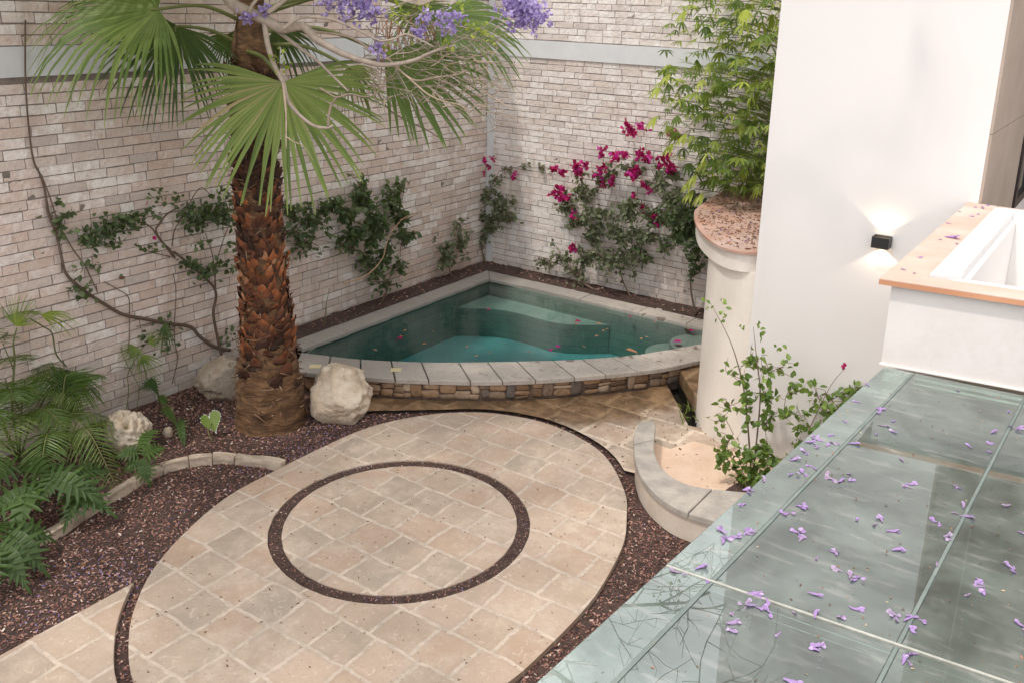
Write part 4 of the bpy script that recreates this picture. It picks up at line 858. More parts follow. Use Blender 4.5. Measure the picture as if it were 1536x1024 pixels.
fan(F_(268, 40, 7.75), dirpx(268, 40, 225, 130, .2), view*.8+upv*.3, .82, 190, 44, .35, 'fandark', -.15, .5, crown-[.05, 0, .25], .8)
fan(F_(424, 124, 7.55), dirpx(424, 124, 428, 240, .18), view*.88+upv*.42, 1.02, 222, 56, .22, 'fan', .22, .55, crown+[.05, -.1, -.25], .55)
fan(F_(575, 80, 7.7), dirpx(575, 80, 690, 150, .05), view*.75+upv*.45, .98, 105, 24, .26, 'fan', -.12, .62, crown+[.05, 0, -.1], .8)
fan(F_(655, 22, 7.8), dirpx(655, 22, 745, 62, .0), view*.6+upv*.7, .86, 140, 28, .42, 'fan', -.05, .58, crown+[.1, 0, .1], 1.)
fan(F_(628, 10, 8.2), dirpx(628, 10, 640, 60, .1), view*.8+upv*.3, .40, 200, 34, .2, 'fandark', .25, .5, crown+[.0, .1, .05], .5)
fan(F_(412, 42, 8.3), dirpx(412, 42, 455, 95, .0), view*.6+upv*.5, .52, 130, 22, .6, 'fandark', -.35, .45, crown+[.0, .1, -.1], 1.)
fan(F_(345, 52, 8.6), dirpx(345, 52, 335, 100, .0), view*.8+upv*.2, .32, 170, 26, .3, 'fandark', .1, .55, crown+[-.05, .1, -.2], .7)
fan(F_(520, 100, 8.0), dirpx(520, 100, 560, 150, .0), view*.8+upv*.2, .42, 120, 22, .6, 'fanold', .1, .45, crown+[.05, .1, -.2], 1.)
for i in range(13):       # the rest of the crown, above the picture
    a = i*2.4+.4; el = rng.uniform(.25, 1.1); d = np.array([math.cos(a)*math.cos(el), math.sin(a)*math.cos(el), math.sin(el)]); h = crown+[0, 0, .3]+d*rng.uniform(.9, 1.25); h[2] = max(h[2], 4.15)
    fan(h, d*[1, 1, .4]-[0, 0, .1], upv+d*.3, .95, 210, 36, .5, 'fan', 0, .5, crown+[0, 0, .35], 1.)
dead = MB()
for i in range(60):
    p = F_(rng.uniform(560, 660), rng.uniform(20, 90), 7.9); batch(dead, THIN, [p], [(rng.normal(0, .3), rng.normal(0, .3), -1)], [rdir(1)[0]], [rng.uniform(.15, .4)], [rng.uniform(.4, .9)])
dead.build('dry_leaflets', MAT['reddry'], palm)

# ------------------------------------------------------------------ jacaranda
jac = thing('jacaranda_tree', 'jacaranda with bare pale arching branches and violet flower clusters above the garden', 'tree', (.75, -9.35, -.25))
wood = MB(); jf = MB(); jl = MB()
def limb(pts, r0, r1, rv=.6, k=7):
    P = cat(pts, 5); P = P+np.array([[mnoise.noise((p[0]*4, p[1]*4, 1)), mnoise.noise((p[0]*4, p[2]*4, 2)), mnoise.noise((p[1]*4, p[2]*4, 3))] for p in P])*.012; wood.tube(P, np.linspace(r0, r1, len(P)), k, rv); return P
top = np.array([.9, -8.6, 4.4]); limb([(.75, -9.35, -.3), (.78, -9.3, 1.2), (.7, -9.1, 2.9), top], .17, .11, .5, 10)
D1 = 7.0
def pp(L, dep=D1, dd=0.): return [pt(x, y, dep+dd*i/max(1, len(L)-1)) for i, (x, y) in enumerate(L)]
limb([top]+pp([(310, -60), (344, 0), (368, 17), (399, 32), (423, 44), (454, 41), (475, 60), (491, 70), (519, 84), (560, 96), (590, 97), (621, 91), (648, 78), (683, 68)]), .055, .008)
limb(pp([(396, 32), (401, 65), (411, 99), (424, 126), (431, 150), (448, 172), (471, 189), (491, 192), (500, 188)]), .023, .009)
limb(pp([(492, 191), (494, 172), (497, 158), (505, 147)]), .011, .008, .2); limb(pp([(478, 133), (490, 140), (505, 147), (525, 142), (545, 146), (562, 143), (575, 128), (580, 112)], 6.95), .008, .005, .2)
limb(pp([(424, 126), (428, 160), (429, 190), (430, 224)], 6.95), .011, .004, .9); limb(pp([(428, 205), (440, 213), (455, 220), (468, 240)], 6.95), .005, .002, .9)
limb(pp([(399, 34), (420, 50), (445, 68), (464, 82), (480, 95), (495, 112), (522, 138)], 7.1), .019, .008)
limb(pp([(423, 44), (440, 33), (457, 27), (490, 28), (512, 34), (545, 50), (570, 62), (590, 60), (610, 52), (630, 60), (650, 70)], 6.9), .014, .005)
limb(pp([(454, 41), (470, 48), (500, 52), (530, 58), (560, 78), (585, 92), (604, 110), (625, 121), (650, 117), (683, 112), (700, 105)], 7.2), .012, .005, .8)
limb(pp([(590, 97), (615, 118), (640, 140), (665, 152), (690, 158), (705, 170)], 7.1), .009, .004, .9)
limb(pp([(560, 130), (580, 160), (605, 178), (640, 195), (663, 208), (700, 205), (735, 198), (760, 180)], 7.6), .008, .003, .2)
limb(pp([(400, 20), (420, 5), (440, -12), (480, -40)], 6.9), .02, .012); limb(pp([(372, 18), (380, 5), (400, -20)], 6.9), .014, .012)
limb(pp([(512, 34), (560, 20), (600, 8), (650, -5)], 7.), .007, .004); limb(pp([(648, 78), (690, 60), (720, 45), (745, 25)], 7.), .005, .003)
for i in range(240):       # twiggy ends
    x, y = rng.uniform(545, 740), 0; y = rng.uniform(20, 150)+max(0, (x-600))*.2; dep = rng.uniform(6.9, 7.7); a = rng.uniform(-.6, 1.1); L = rng.uniform(20, 75); P = [(x, y)]
    for k in range(3): a += rng.normal(0, .45); x += L/3*math.cos(a); y += L/3*math.sin(a); P.append((x, y))
    limb(pp(P, dep, rng.uniform(-.2, .2)), rng.uniform(.003, .0055), .0012, rng.uniform(.2, 1), 4)
def jcluster(c, rad, n):
    P = c+rng.normal(size=(n, 3))*rad*[.5, .5, .42]; D = rdir(n, -.2)
    for k in range(3): batch(jf, BRACT, P+D*.006*k, D+rng.normal(size=(n, 3))*.5, rdir(n), rng.uniform(.022, .036, n), rng.uniform(.3, 1, n))
def jleaf(c, rad, n, yel=1.):
    P = c+rng.normal(size=(n, 3))*rad*.5; batch(jl, OVATE, P, rdir(n, -.1), rdir(n, .8), rng.uniform(.03, .05, n), rng.uniform(.5, 1, n)*yel)
for (x, y, r_, n_) in ((500, 4, .13, 70), (535, 12, .14, 90), (552, 18, .09, 50), (786, 16, .15, 200), (800, 24, .11, 110), (770, 8, .10, 80), (670, 32, .10, 60), (640, 28, .08, 30), (566, 72, .06, 26), (373, 26, .06, 28), (397, 17, .05, 20), (630, 47, .06, 25), (545, -5, .12, 60), (690, 25, .05, 18)): jcluster(pt(x, y, 6.95), r_, n_)
for (x, y, r_, n_) in ((598, 22, .09, 26), (636, 15, .07, 16), (672, 66, .05, 12), (720, 46, .07, 16), (415, 85, .06, 14), (425, 100, .05, 10), (580, 72, .04, 9), (700, 38, .06, 14), (690, 4, .08, 16), (735, 60, .05, 8), (620, 50, .07, 12)): jleaf(pt(x, y, 6.95), r_, n_)
# the crown over the court, seen only as dappled shade and in the glass
bare_ = [0]
def grow(p, d, L, r_, lev):
    bare = bare_[0]
    n = 5; P = [p]; 
    for k in range(n): d = unit(d+rng.normal(size=3)*.22+np.array([0, 0, .03])); p = p+d*L/n; p[2] = max(p[2], 4.35+.1*rng.random()); P.append(p.copy())
    wood.tube(P, np.linspace(r_, r_*.6, len(P)), 6 if lev < 2 else 4, .6, False)
    if lev >= 3:
        for q_ in range(5):
            t0 = P[rng.integers(1, len(P))]; d0 = rdir(1)[0]*rng.uniform(.15, .45); wood.tube([t0, t0+d0*.5+rng.normal(size=3)*.04, t0+d0+rng.normal(size=3)*.06], [.005, .004, .002], 3, .6, False)
        q = np.array(P[2:]); m_ = 26; c = q[rng.integers(0, len(q), m_)]+rng.normal(size=(m_, 3))*.10; 
        if rng.random() < (.12 if bare else .8): batch(jl, OVATE, c, rdir(m_, -.2), rdir(m_, 1.), rng.uniform(.03, .06 if bare_[0] else .12, m_), rng.uniform(.2, .7, m_))
        if rng.random() < .10: jcluster(p, .10, 26)
        return
    for k in range(rng.integers(3, 5)):
        t = rng.integers(2, n+1); grow(P[t].copy(), unit(d+rng.normal(size=3)*.75), L*rng.uniform(.6, .8), r_*.55, lev+1)
for tgt in ((3.0, -7.8, 5.6), (1.6, -4.9, 6.0), (3.3, -9.9, 6.2), (4.5, -4.9, 5.6), (3.9, -3.4, 6.2), (2.4, -8.9, 6.8), (3.0, -11.2, 6.8), (1.6, -10.5, 6.0)):
    bare_[0] = tgt[0] > 3.5 and tgt[1] > -6
    t_v = np.array(tgt)-top; P = limb([top, top+t_v*.35+[0, 0, .35], top+t_v*.7+[0, 0, .25], np.array(tgt)], .075, .03); 
    for k in range(4): grow(P[-1-3*k].copy(), unit(t_v*[1, 1, .2]+rng.normal(size=3)*2.2), 1.5, .022, 1)
wood.build('branches', MAT['barkpale'], jac, True); jf.build('flowers', MAT['purple'], jac); jl.build('foliage', MAT['leafyel'], jac)

# ------------------------------------------------------------------ shrubs and climbers
def shrub(name, label, cat_, base, clusters, leafmat, tpl=OVATE, ls=(.05, .08), bark='vinebark', r0=.014, stems=None, flowers=None, hang=-.2, group=None, dens=1.8, tw=9, fl_size=(.04, .06), out_n=(0, -.3, .5)):
    root = thing(name, label, cat_, tuple(base), group); wb = MB(); lb = MB(); base = np.array(base, float)
    nodes = [(base, r0)]; clusters = sorted(clusters, key=lambda q: np.linalg.norm(np.array(q[0])-base))
    for (c, rad, n) in clusters:
        c = np.array(c, float); rad = np.broadcast_to(np.asarray(rad, float), (3,))
        cost = [np.linalg.norm(c-p)+.22*np.linalg.norm(p-base)+(.4 if p[2] > c[2]-.03 else 0)+(.12 if np.allclose(p, base) and len(nodes) > 30 else 0) for p, _ in nodes]
        s0, rs = nodes[int(np.argmin(cost))]; ln = np.linalg.norm(c-s0); mid = s0*.45+c*.55+rng.normal(size=3)*np.array([.16, .10, .08])*ln; mid[2] = max(mid[2], s0[2]*.6+c[2]*.4)
        P = cat([s0, mid, c], 6); rr_ = np.linspace(rs*.85, max(.003, rs*.45), len(P)); wb.tube(P, rr_, 6, rng.random()); nodes += list(zip(P[2:], rr_[2:]))
        for k in range(tw):
            e = c+rng.normal(size=3)*rad*.62; s = P[rng.integers(len(P)//2, len(P))]; m_ = (s+e)/2+rng.normal(size=3)*.03; T = cat([s, m_, e], 4); wb.tube(T, np.linspace(r0*.3, .0016, len(T)), 4, rng.random(), False)
            q = max(1, int(n*dens/tw)); L = T[rng.integers(2, len(T), q)]+rng.normal(size=(q, 3))*rad*.16; batch(lb, tpl, L, rdir(q, hang), rdir(q, .2)+np.array(out_n), rng.uniform(*ls, q), np.clip(rng.normal(.5, .22, q), 0, 1))
    wb.build('stems', MAT[bark], root, True); lb.build('foliage', MAT[leafmat], root)
    for (c, rad, n) in (flowers or []):
        fb_ = MB(); c = np.array(c, float); P = c+rng.normal(size=(n, 3))*rad*.5
        for k in range(3): batch(fb_, BRACT, P, rdir(n, .1)+np.array([.1, -.4, 0]), rdir(n), rng.uniform(*fl_size, n), rng.uniform(0, 1, n))
        fb_.build('flower_cluster', MAT['magenta'], root)
    return root
def PW(x, y, o=.15): return py(x, y, -o)
def LW(x, y, o=.15): return px(x, y, o)
# bougainvillea on the pool wall
cl = [(PW(x, y, o), (r_, .10, r_*.8), n) for x, y, r_, n, o in ((850, 300, .16, 50, .15), (880, 285, .18, 70, .2), (915, 265, .18, 60, .2), (950, 255, .18, 55, .2), (985, 270, .18, 60, .2), (1010, 260, .14, 40, .15), (860, 330, .18, 70, .2), (900, 320, .22, 110, .25), (945, 310, .22, 110, .25), (985, 320, .2, 100, .22), (890, 350, .2, 90, .25), (930, 350, .22, 100, .28), (970, 350, .2, 100, .25), (880, 385, .2, 80, .28), (915, 395, .2, 90, .3), (945, 385, .16, 60, .25), (840, 385, .16, 45, .2), (815, 395, .12, 25, .15), (865, 410, .14, 40, .2), (1010, 300, .14, 60, .2))]
fl_ = [(PW(x, y, .24), r_, n) for x, y, r_, n in ((833, 252, .07, 8), (842, 258, .05, 5), (862, 252, .09, 14), (878, 246, .06, 7), (873, 260, .06, 7), (901, 257, .08, 11), (903, 229, .05, 6), (922, 235, .07, 9), (935, 232, .05, 6), (940, 190, .06, 9), (946, 200, .06, 9), (962, 192, .05, 6), (1005, 198, .06, 9), (1015, 205, .05, 6), (963, 232, .07, 10), (968, 240, .05, 6), (990, 245, .06, 8), (1005, 250, .08, 12), (955, 260, .07, 12), (948, 262, .05, 7), (905, 275, .06, 8), (918, 272, .06, 8), (975, 285, .05, 5), (840, 284, .05, 6), (830, 290, .05, 6), (846, 295, .07, 11), (965, 275, .04, 4), (985, 325, .06, 8), (982, 335, .05, 5), (858, 371, .06, 8), (862, 320, .05, 5), (1000, 235, .05, 6), (950, 294, .04, 3), (965, 314, .04, 4))]
shrub('bougainvillea', 'sprawling bougainvillea with magenta flowers on the wall behind the pool', 'shrub', (2.02, -.20, .0), cl, 'leafgrey', OVATE, (.05, .085), 'vinebark', .018, flowers=fl_, fl_size=(.05, .075))
# its thin second plant with bare forked stems
shrub('shrub', 'thin shrub with bare forked stems between the bougainvillea and the column', 'shrub', (2.62, -.24, .0), [(PW(930, 400, .2), (.1, .08, .12), 14), (PW(975, 385, .2), (.1, .08, .1), 16), (PW(1000, 370, .2), (.12, .08, .1), 20), (PW(950, 370, .2), (.1, .08, .1), 20)], 'leafdark', OVATE, (.05, .08), 'vinebark', .014)
shrub('hedge', 'dense dark green hedge plant behind the round column', 'shrub', (3.6, -.35, .0), [(PW(x, y, .35), (.17, .14, .14), n) for x, y, n in ((1010, 325, 140), (1040, 320, 160), (1060, 330, 160), (1030, 345, 170), (1055, 355, 170), (1010, 350, 110), (1050, 375, 120), (1075, 350, 100), (1080, 320, 100), (1035, 300, 60))], 'leafdark', OVATE, (.04, .07), 'vinebark', .016, tw=12)
# corner plant
shrub('climber', 'slender climber with a few red flowers in the corner of the two brick walls', 'climber', (.10, -.14, .0), [(PW(x, y, .12), (.12, .07, .12), n) for x, y, n in ((735, 280, 22), (728, 300, 40), (745, 305, 50), (720, 325, 60), (750, 320, 60), (765, 328, 30), (735, 340, 60), (705, 318, 30), (722, 355, 30), (770, 300, 12), (745, 265, 10), (700, 335, 20))]+[(PW(x, y, .05), (.06, .03, .03), 9) for x, y in ((790, 250), (815, 252), (765, 252))], 'leafgrey', OVATE, (.05, .08), 'vinebark', .016, flowers=[(PW(729, 246, .16), .07, 10), (PW(740, 238, .16), .04, 4), (PW(728, 262, .16), .04, 3), (PW(768, 258, .1), .05, 4), (PW(770, 268, .1), .04, 3)], fl_size=(.035, .055))
shrub('shrub', 'small leafy shrub on two pale stems left of the wall corner', 'shrub', (.16, -.98, .0), [(LW(x, y, .16), (.07, .12, .10), n) for x, y, n in ((665, 370, 34), (690, 370, 34), (672, 388, 34), (695, 358, 18), (662, 400, 26), (684, 345, 12), (690, 335, 10))], 'leafgrey', OVATE, (.06, .09), 'barkpale', .012)
shrub('shrub', 'bushy dark leaved shrub against the wall right of the palm trunk', 'shrub', (.17, -2.42, .0), [(LW(x, y, o), (.12, .17, .14), n) for x, y, n, o in ((470, 330, 60, .2), (495, 305, 70, .2), (520, 320, 110, .3), (545, 300, 100, .3), (565, 325, 110, .3), (590, 300, 70, .2), (600, 330, 80, .25), (530, 350, 100, .3), (560, 355, 90, .3), (610, 350, 50, .2), (450, 350, 40, .15), (440, 320, 36, .15), (580, 380, 50, .25), (600, 400, 34, .2), (555, 385, 30, .2), (450, 378, 26, .12), (600, 280, 24, .15), (545, 280, 30, .2), (510, 365, 30, .2), (560, 405, 26, .2), (575, 418, 24, .18), (548, 395, 16, .2))], 'leafdark', OVATE, (.055, .095), 'vinebark', .018, tw=8)
# climbers on the left wall
vn = thing('wall_vine', 'long brown vine trailing down the left wall with sparse leaves', 'climber', (.05, -6.0, -.2)); wb = MB()
def vl(L, r0, r1, o=.045, rv=.5): wb.tube(cat([LW(x, y, o) for x, y in L], 5), np.linspace(r0, r1, (len(L)-1)*5+1), 6, rv)
vl([(38, 30), (38, 110), (42, 180), (50, 240), (60, 262), (68, 290), (72, 320), (84, 350), (92, 385), (100, 412), (125, 435), (155, 455), (185, 472), (215, 478), (250, 485), (285, 490), (300, 505), (322, 520), (345, 525)], .007, .020, .05, .2)
vl([(68, 290), (76, 325), (92, 345), (110, 375), (128, 400), (146, 438)], .008, .006); vl([(62, 262), (76, 300), (86, 335), (88, 368), (96, 400)], .007, .008, .07)
vl([(157, 423), (178, 435), (193, 447), (194, 480), (194, 505), (192, 530)], .005, .005); vl([(205, 490), (240, 483), (270, 488), (288, 490)], .006, .008)
vl([(260, 410), (264, 440), (262, 480), (262, 510), (266, 540), (258, 575)], .005, .005); wb.build('stems', MAT['vinebark'], vn, True)
lb = MB()
for x, y, r_, n in ((88, 330, .07, 12), (100, 322, .08, 14), (86, 338, .05, 8), (128, 440, .09, 22), (115, 400, .05, 6), (140, 398, .05, 6), (150, 398, .04, 4), (245, 478, .08, 10), (248, 500, .10, 16), (250, 520, .09, 12), (215, 505, .08, 9), (92, 305, .04, 4), (345, 505, .1, 18), (108, 432, .05, 7), (90, 348, .05, 8), (182, 415, .03, 2)):
    c = LW(x, y, .09); P = c+rng.normal(size=(n, 3))*[.03, r_*.6, r_*.55]; batch(lb, OVATE, P, rdir(n, -.3), rdir(n)+[.8, -.3, .3], rng.uniform(.045, .075, n), rng.uniform(0, .9, n))
lb.build('foliage', MAT['leafdark'], vn)
vb = thing('wall_vine', 'thick stemmed climber spreading dark leaf tufts over the wall left of the palm trunk', 'climber', (.1, -4.9, -.2)); wb = MB()
vl([(335, 545), (325, 500), (320, 470), (324, 445), (320, 430), (305, 415), (290, 402), (270, 385), (260, 378), (262, 388), (255, 375), (240, 360), (225, 340), (205, 332)], .018, .007, .07, .2)
vl([(260, 385), (235, 350), (240, 335), (250, 322), (265, 313)], .010, .007, .07, .2); vl([(255, 385), (232, 380), (220, 376), (205, 370)], .007, .003, .07); vl([(324, 445), (322, 410), (318, 380), (308, 350)], .008, .004, .08, .2)
vl([(322, 430), (325, 395), (335, 360), (345, 335)], .007, .004, .08, .2); vl([(258, 370), (262, 345), (275, 325), (290, 295), (302, 282), (315, 292)], .007, .004, .08, .2); wb.build('stems', MAT['vinebark'], vb, True)
lb = MB()
for x, y, r_, n in ((135, 352, .12, 60), (160, 345, .10, 46), (175, 338, .10, 50), (195, 335, .09, 44), (208, 325, .07, 20), (130, 362, .06, 20), (240, 295, .07, 20), (265, 298, .06, 16), (285, 320, .10, 50), (305, 325, .13, 90), (325, 320, .12, 60), (340, 305, .10, 36), (345, 330, .10, 40), (295, 338, .06, 22), (290, 400, .08, 34), (310, 410, .10, 50), (320, 400, .06, 20), (345, 400, .08, 20), (235, 372, .05, 8), (280, 392, .05, 12), (215, 373, .04, 6), (300, 365, .07, 14), (335, 290, .06, 12), (230, 320, .06, 12), (173, 368, .05, 10), (348, 370, .06, 12)):
    c = LW(x, y, .12); P = c+rng.normal(size=(n, 3))*[.035, r_*.6, r_*.5]; batch(lb, OVATE, P, rdir(n, -.3), rdir(n)+[.8, -.3, .3], rng.uniform(.045, .075, n), np.clip(rng.normal(.45, .25, n), 0, 1))
lb.build('foliage', MAT['leafdark'], vb)
fb2 = MB(); 
for x, y in ((185, 415), (222, 302), (234, 355)): batch(fb2, BRACT, [LW(x, y, .12)]*2, rdir(2)+[.5, 0, 0], rdir(2), [.05, .04], [.3, .6])
fb2.build('flower_cluster', MAT['magenta'], vb)
dv = thing('dry_vine', 'tan dry vine arching in front of the dark leaved shrub by the pool', 'climber', (.4, -3.0, .0)); wb = MB()
vl([(515, 425), (540, 418), (560, 405), (575, 385), (580, 365), (590, 345), (610, 325), (640, 318)], .009, .004, .42, .9); vl([(600, 330), (625, 322), (650, 305), (672, 290)], .004, .002, .42, .9); wb.build('stems', MAT['reddry'], dv, True)
tu = thing('twig', 'thin bare green stem rising from the soil left of the pool', 'plant', tuple(LW(487, 488, .25))); wb = MB(); vl([(487, 488), (489, 460), (494, 433)], .006, .003, .25, .3); wb.build('stem', MAT['petiole'], tu, True)

# leafy tree behind the round column
lt = thing('leafy_tree', 'tall lush tree with lime green finger shaped leaves beside the white tower', 'tree', (4.9, -.75, -.1)); wb = MB(); lb = MB(); base = np.array([4.9, -.75, -.1])
wb.tube(cat([base, (4.85, -.8, 1.2), (4.75, -.9, 2.3), (4.6, -.9, 3.4), (4.5, -.9, 4.8)], 6), np.linspace(.05, .02, 25), 8, .4)
wb.tube(cat([base+[.1, .1, 0], (4.95, -.6, 1.6), (5.1, -.7, 2.9), (5.0, -.8, 4.4)], 6), np.linspace(.035, .015, 19), 8, .4)
env = [(0, 1000, 1180), (60, 1000, 1180), (100, 985, 1170), (150, 985, 1165), (200, 990, 1160), (240, 1020, 1160), (265, 1040, 1155), (285, 1080, 1155)]
for i in range(820):
    y = rng.uniform(-95, 284) if i > 60 else rng.uniform(120, 290); e0 = np.interp(y, [a[0] for a in env], [a[1] for a in env]); e1 = np.interp(y, [a[0] for a in env], [a[2] for a in env])
    x = e0+(e1-e0)*rng.beta(1.3, 1.0); Y = -rng.uniform(.35, 1.75)
    if x-e0 < 30: Y = -rng.uniform(.6, 1.2)
    p = py(x, y, Y) 
    if p[0] > 5.2 and p[1] < -2.9: continue
    n = rng.integers(3, 8); d0 = unit(np.array([rng.normal(-.25, .6), rng.normal(-.5, .5), rng.normal(-.15, .3)])); sd = unit(np.cross(d0, [0, 0, 1])); an = np.linspace(-1.25, 1.25, n); D = np.outer(np.cos(an), d0)+np.outer(np.sin(an), sd); D[:, 2] -= rng.uniform(-.1, .55)
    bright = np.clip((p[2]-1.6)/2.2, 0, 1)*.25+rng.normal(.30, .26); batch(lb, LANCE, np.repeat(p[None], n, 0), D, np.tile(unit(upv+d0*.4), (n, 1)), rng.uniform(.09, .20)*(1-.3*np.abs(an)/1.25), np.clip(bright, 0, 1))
    if i % 8 == 0: s = np.array([4.75, -.85, max(.3, p[2]-.25)]); wb.tube(cat([s, (s+p)/2+[0, 0, .06], p], 4), np.linspace(.009, .003, 9), 4, .6, False)
for (x, y) in ((1010, 215), (985, 175), (1040, 285), (1045, 262), (1030, 200), (1060, 240), (1005, 110), (990, 130), (1030, 15), (1055, 290), (1038, 270)):
    p = py(x, y, -1.1); n = 7; an = np.linspace(-1.3, 1.3, n); d0 = unit(np.array([-.8, -.4, -.2])); sd = unit(np.cross(d0, [0, 0, 1])); D = np.outer(np.cos(an), d0)+np.outer(np.sin(an), sd); D[:, 2] -= .45
    batch(lb, LANCE, np.repeat(p[None], n, 0), D, np.tile(upv, (n, 1)), .2, .9); s = np.array([4.75, -.85, p[2]]); wb.tube(cat([s, (s+p)/2+[0, 0, .08], p], 4), np.linspace(.007, .003, 9), 4, .9, False)
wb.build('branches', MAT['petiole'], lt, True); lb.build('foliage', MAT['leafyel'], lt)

# rose-like shrub in front of the white wall
b0 = gz(1128, 722, -.2); 
def BW(x, y, o): return py(x, y, b0[1]+o)
cl = [(BW(x, y, o), (.10, .12, .09), n) for x, y, n, o in ((1125, 540, 20, 0), (1110, 560, 16, 0), (1150, 545, 14, .1), (1175, 550, 14, .1), (1190, 580, 18, .2), (1155, 590, 26, 0), (1120, 600, 20, 0), (1095, 605, 10, 0), (1085, 625, 8, -.1), (1100, 650, 14, -.1), (1150, 630, 30, 0), (1185, 620, 26, .1), (1220, 590, 18, .3), (1240, 610, 24, .3), (1265, 590, 14, .4), (1215, 640, 30, .2), (1250, 625, 22, .3), (1275, 600, 16, .4), (1295, 580, 12, .45), (1120, 680, 44, -.1), (1150, 670, 40, 0), (1095, 680, 24, -.15), (1080, 690, 16, -.2), (1130, 705, 44, -.1), (1170, 690, 30, 0), (1205, 665, 24, .2), (1110, 715, 24, -.2), (1150, 710, 24, 0))]
rbush = shrub('rose_bush', 'airy fresh green bush with one red bud before the white tower', 'shrub', b0, cl, 'leafmid', OVATE, (.05, .085), 'vinebark', .010, flowers=[(BW(1267, 549, .35), .018, 3)], tw=5, dens=1.35, fl_size=(.028, .036))
wb = MB(); wb.tube(cat([b0, BW(1118, 600, 0), BW(1105, 540, 0), BW(1090, 500, 0), BW(1066, 455, 0)], 6), np.linspace(.009, .0015, 25), 5, .6); wb.tube(cat([b0, BW(1140, 600, 0), BW(1135, 540, 0), BW(1130, 490, .05)], 6), np.linspace(.009, .002, 19), 5, .6)
wb.tube(cat([BW(1215, 640, .2), BW(1245, 580, .35), BW(1267, 552, .35)], 6), np.linspace(.005, .002, 13), 4, .6)
wb.build('stems', MAT['vinebark'], rbush, True); lb = MB()
for x, y, n in ((1066, 455, 3), (1082, 458, 3), (1088, 470, 5), (1085, 478, 4), (1134, 492, 4), (1165, 522, 4), (1141, 506, 4), (1060, 447, 2), (1118, 490, 3)):
    P = BW(x, y, 0)+rng.normal(size=(n, 3))*.03; batch(lb, OVATE, P, rdir(n, -.2), rdir(n)+[0, -.5, .5], rng.uniform(.035, .06, n), rng.uniform(.4, 1, n))
lb.build('foliage', MAT['leafmid'], rbush)
s3 = soil_strip([(x, -4.0+(x-5.5)*.25) for x in np.linspace(5.45, 6.9, 16)], [(x, -3.45) for x in np.linspace(5.62, 6.95, 16)], lambda p, t: G0+.008+.05*math.sin(t*3.14), 'soil'); tag(s3, kind='structure')
m8 = chips('leaf_litter', 600, (5.5, 6.8, -4.1, -3.4), lambda P: np.ones(len(P), bool), G0+.04, MAT['chips'], .015, .035, mcol); tag(m8, 'leaf litter under the fresh green bush')
wg = thing('grass_tuft', 'thin yellow green grass blades hanging by the drain channel', 'plant', tuple(gz(1045, 620, -.2))); lb = MB()
for i in range(26): batch(lb, THIN, [gz(rng.uniform(1022, 1058), rng.uniform(600, 640), -.2)], [(rng.normal(0, .6), rng.normal(-.3, .6), rng.uniform(.2, .9))], [rdir(1, .5)[0]], [rng.uniform(.10, .24)], [rng.uniform(.4, 1)])
lb.build('blades', MAT['leafyel'], wg)

# ------------------------------------------------------------------ feathery palms and split leaves at the left
def plume(mb, wb, base, tip, rise, n, ll, rv, drop=.35, w=1.):
    base = np.array(base, float); tip = np.array(tip, float); mid = (base+tip)/2+np.array([0, 0, rise]); P = cat([base, mid, tip], 12); T = unit(np.gradient(P, axis=0)); wb.tube(P, np.linspace(.009, .003, len(P)), 5, .5)
    tt = np.linspace(.22, .99, n); idx = tt*(len(P)-1); C = np.array([np.interp(idx, np.arange(len(P)), P[:, k]) for k in range(3)]).T; TT = unit(np.array([np.interp(idx, np.arange(len(P)), T[:, k]) for k in range(3)]).T)
    S = unit(np.cross(TT, [0, 0, 1])); U = np.cross(S, TT); L = ll*np.sin(np.pi*np.clip(.18+.80*(tt-.22)/.77, 0, 1))**.6
    for sg in (1, -1):
        D = S*sg*.85+TT*.55+U*.18+rng.normal(size=(n, 3))*.06; D[:, 2] -= drop*.4
        batch(mb, leaf_tpl([.15, .5, .8], [.022*w, .026*w, .016*w], .6, drop), C, D, U, L*rng.uniform(.9, 1.08, n), np.clip(rng.normal(rv, .1, n), 0, 1))
def feather(name, label, bx, by, fr, group=None, mat='cycad'):
    b0 = gz(bx, by, -.25); root = thing(name, label, 'palm', tuple(b0))
    for (x, y, X, rise, n, ll, rv) in fr:
        mb = MB(); wb = MB(); tp = px(x, y, X); plume(mb, wb, b0+np.array([0, 0, .06]), tp, rise, n, ll, rv); o = mb.build('frond', MAT[mat], root); wb.build('rachis', MAT['petiole'], o, True)
    return root
feather('feather_palm', 'low feathery palm with arching bright fronds at the left edge', 30, 700, [(-40, 640, 1.0, .3, 34, .26, .5), (60, 590, .6, .35, 34, .24, .5), (190, 640, .9, .28, 36, .22, .65), (150, 700, 1.15, .30, 34, .22, .7), (-60, 560, .7, .3, 34, .25, .4), (100, 640, .9, .32, 34, .22, .6), (20, 600, .8, .35, 34, .24, .5), (-30, 720, 1.3, .25, 30, .24, .6)])
feather('feather_palm', 'taller feathery palm with thin drooping fronds against the left wall', 22, 640, [(8, 500, .3, .3, 26, .16, .3), (45, 470, .32, .45, 30, .20, .8), (-40, 480, .4, .3, 30, .22, .6), (30, 540, .5, .3, 30, .22, .4), (120, 620, .6, .45, 30, .24, .5), (95, 560, .3, .3, 30, .18, .35)])
feather('feather_palm', 'feathery palm bending right over the tan boulder', 95, 690, [(150, 600, .5, .45, 30, .26, .45), (180, 740, 1.3, .42, 34, .24, .7), (60, 720, 1.3, .30, 34, .24, .6), (110, 560, .4, .3, 30, .26, .3), (150, 560, .35, .3, 28, .22, .35)])
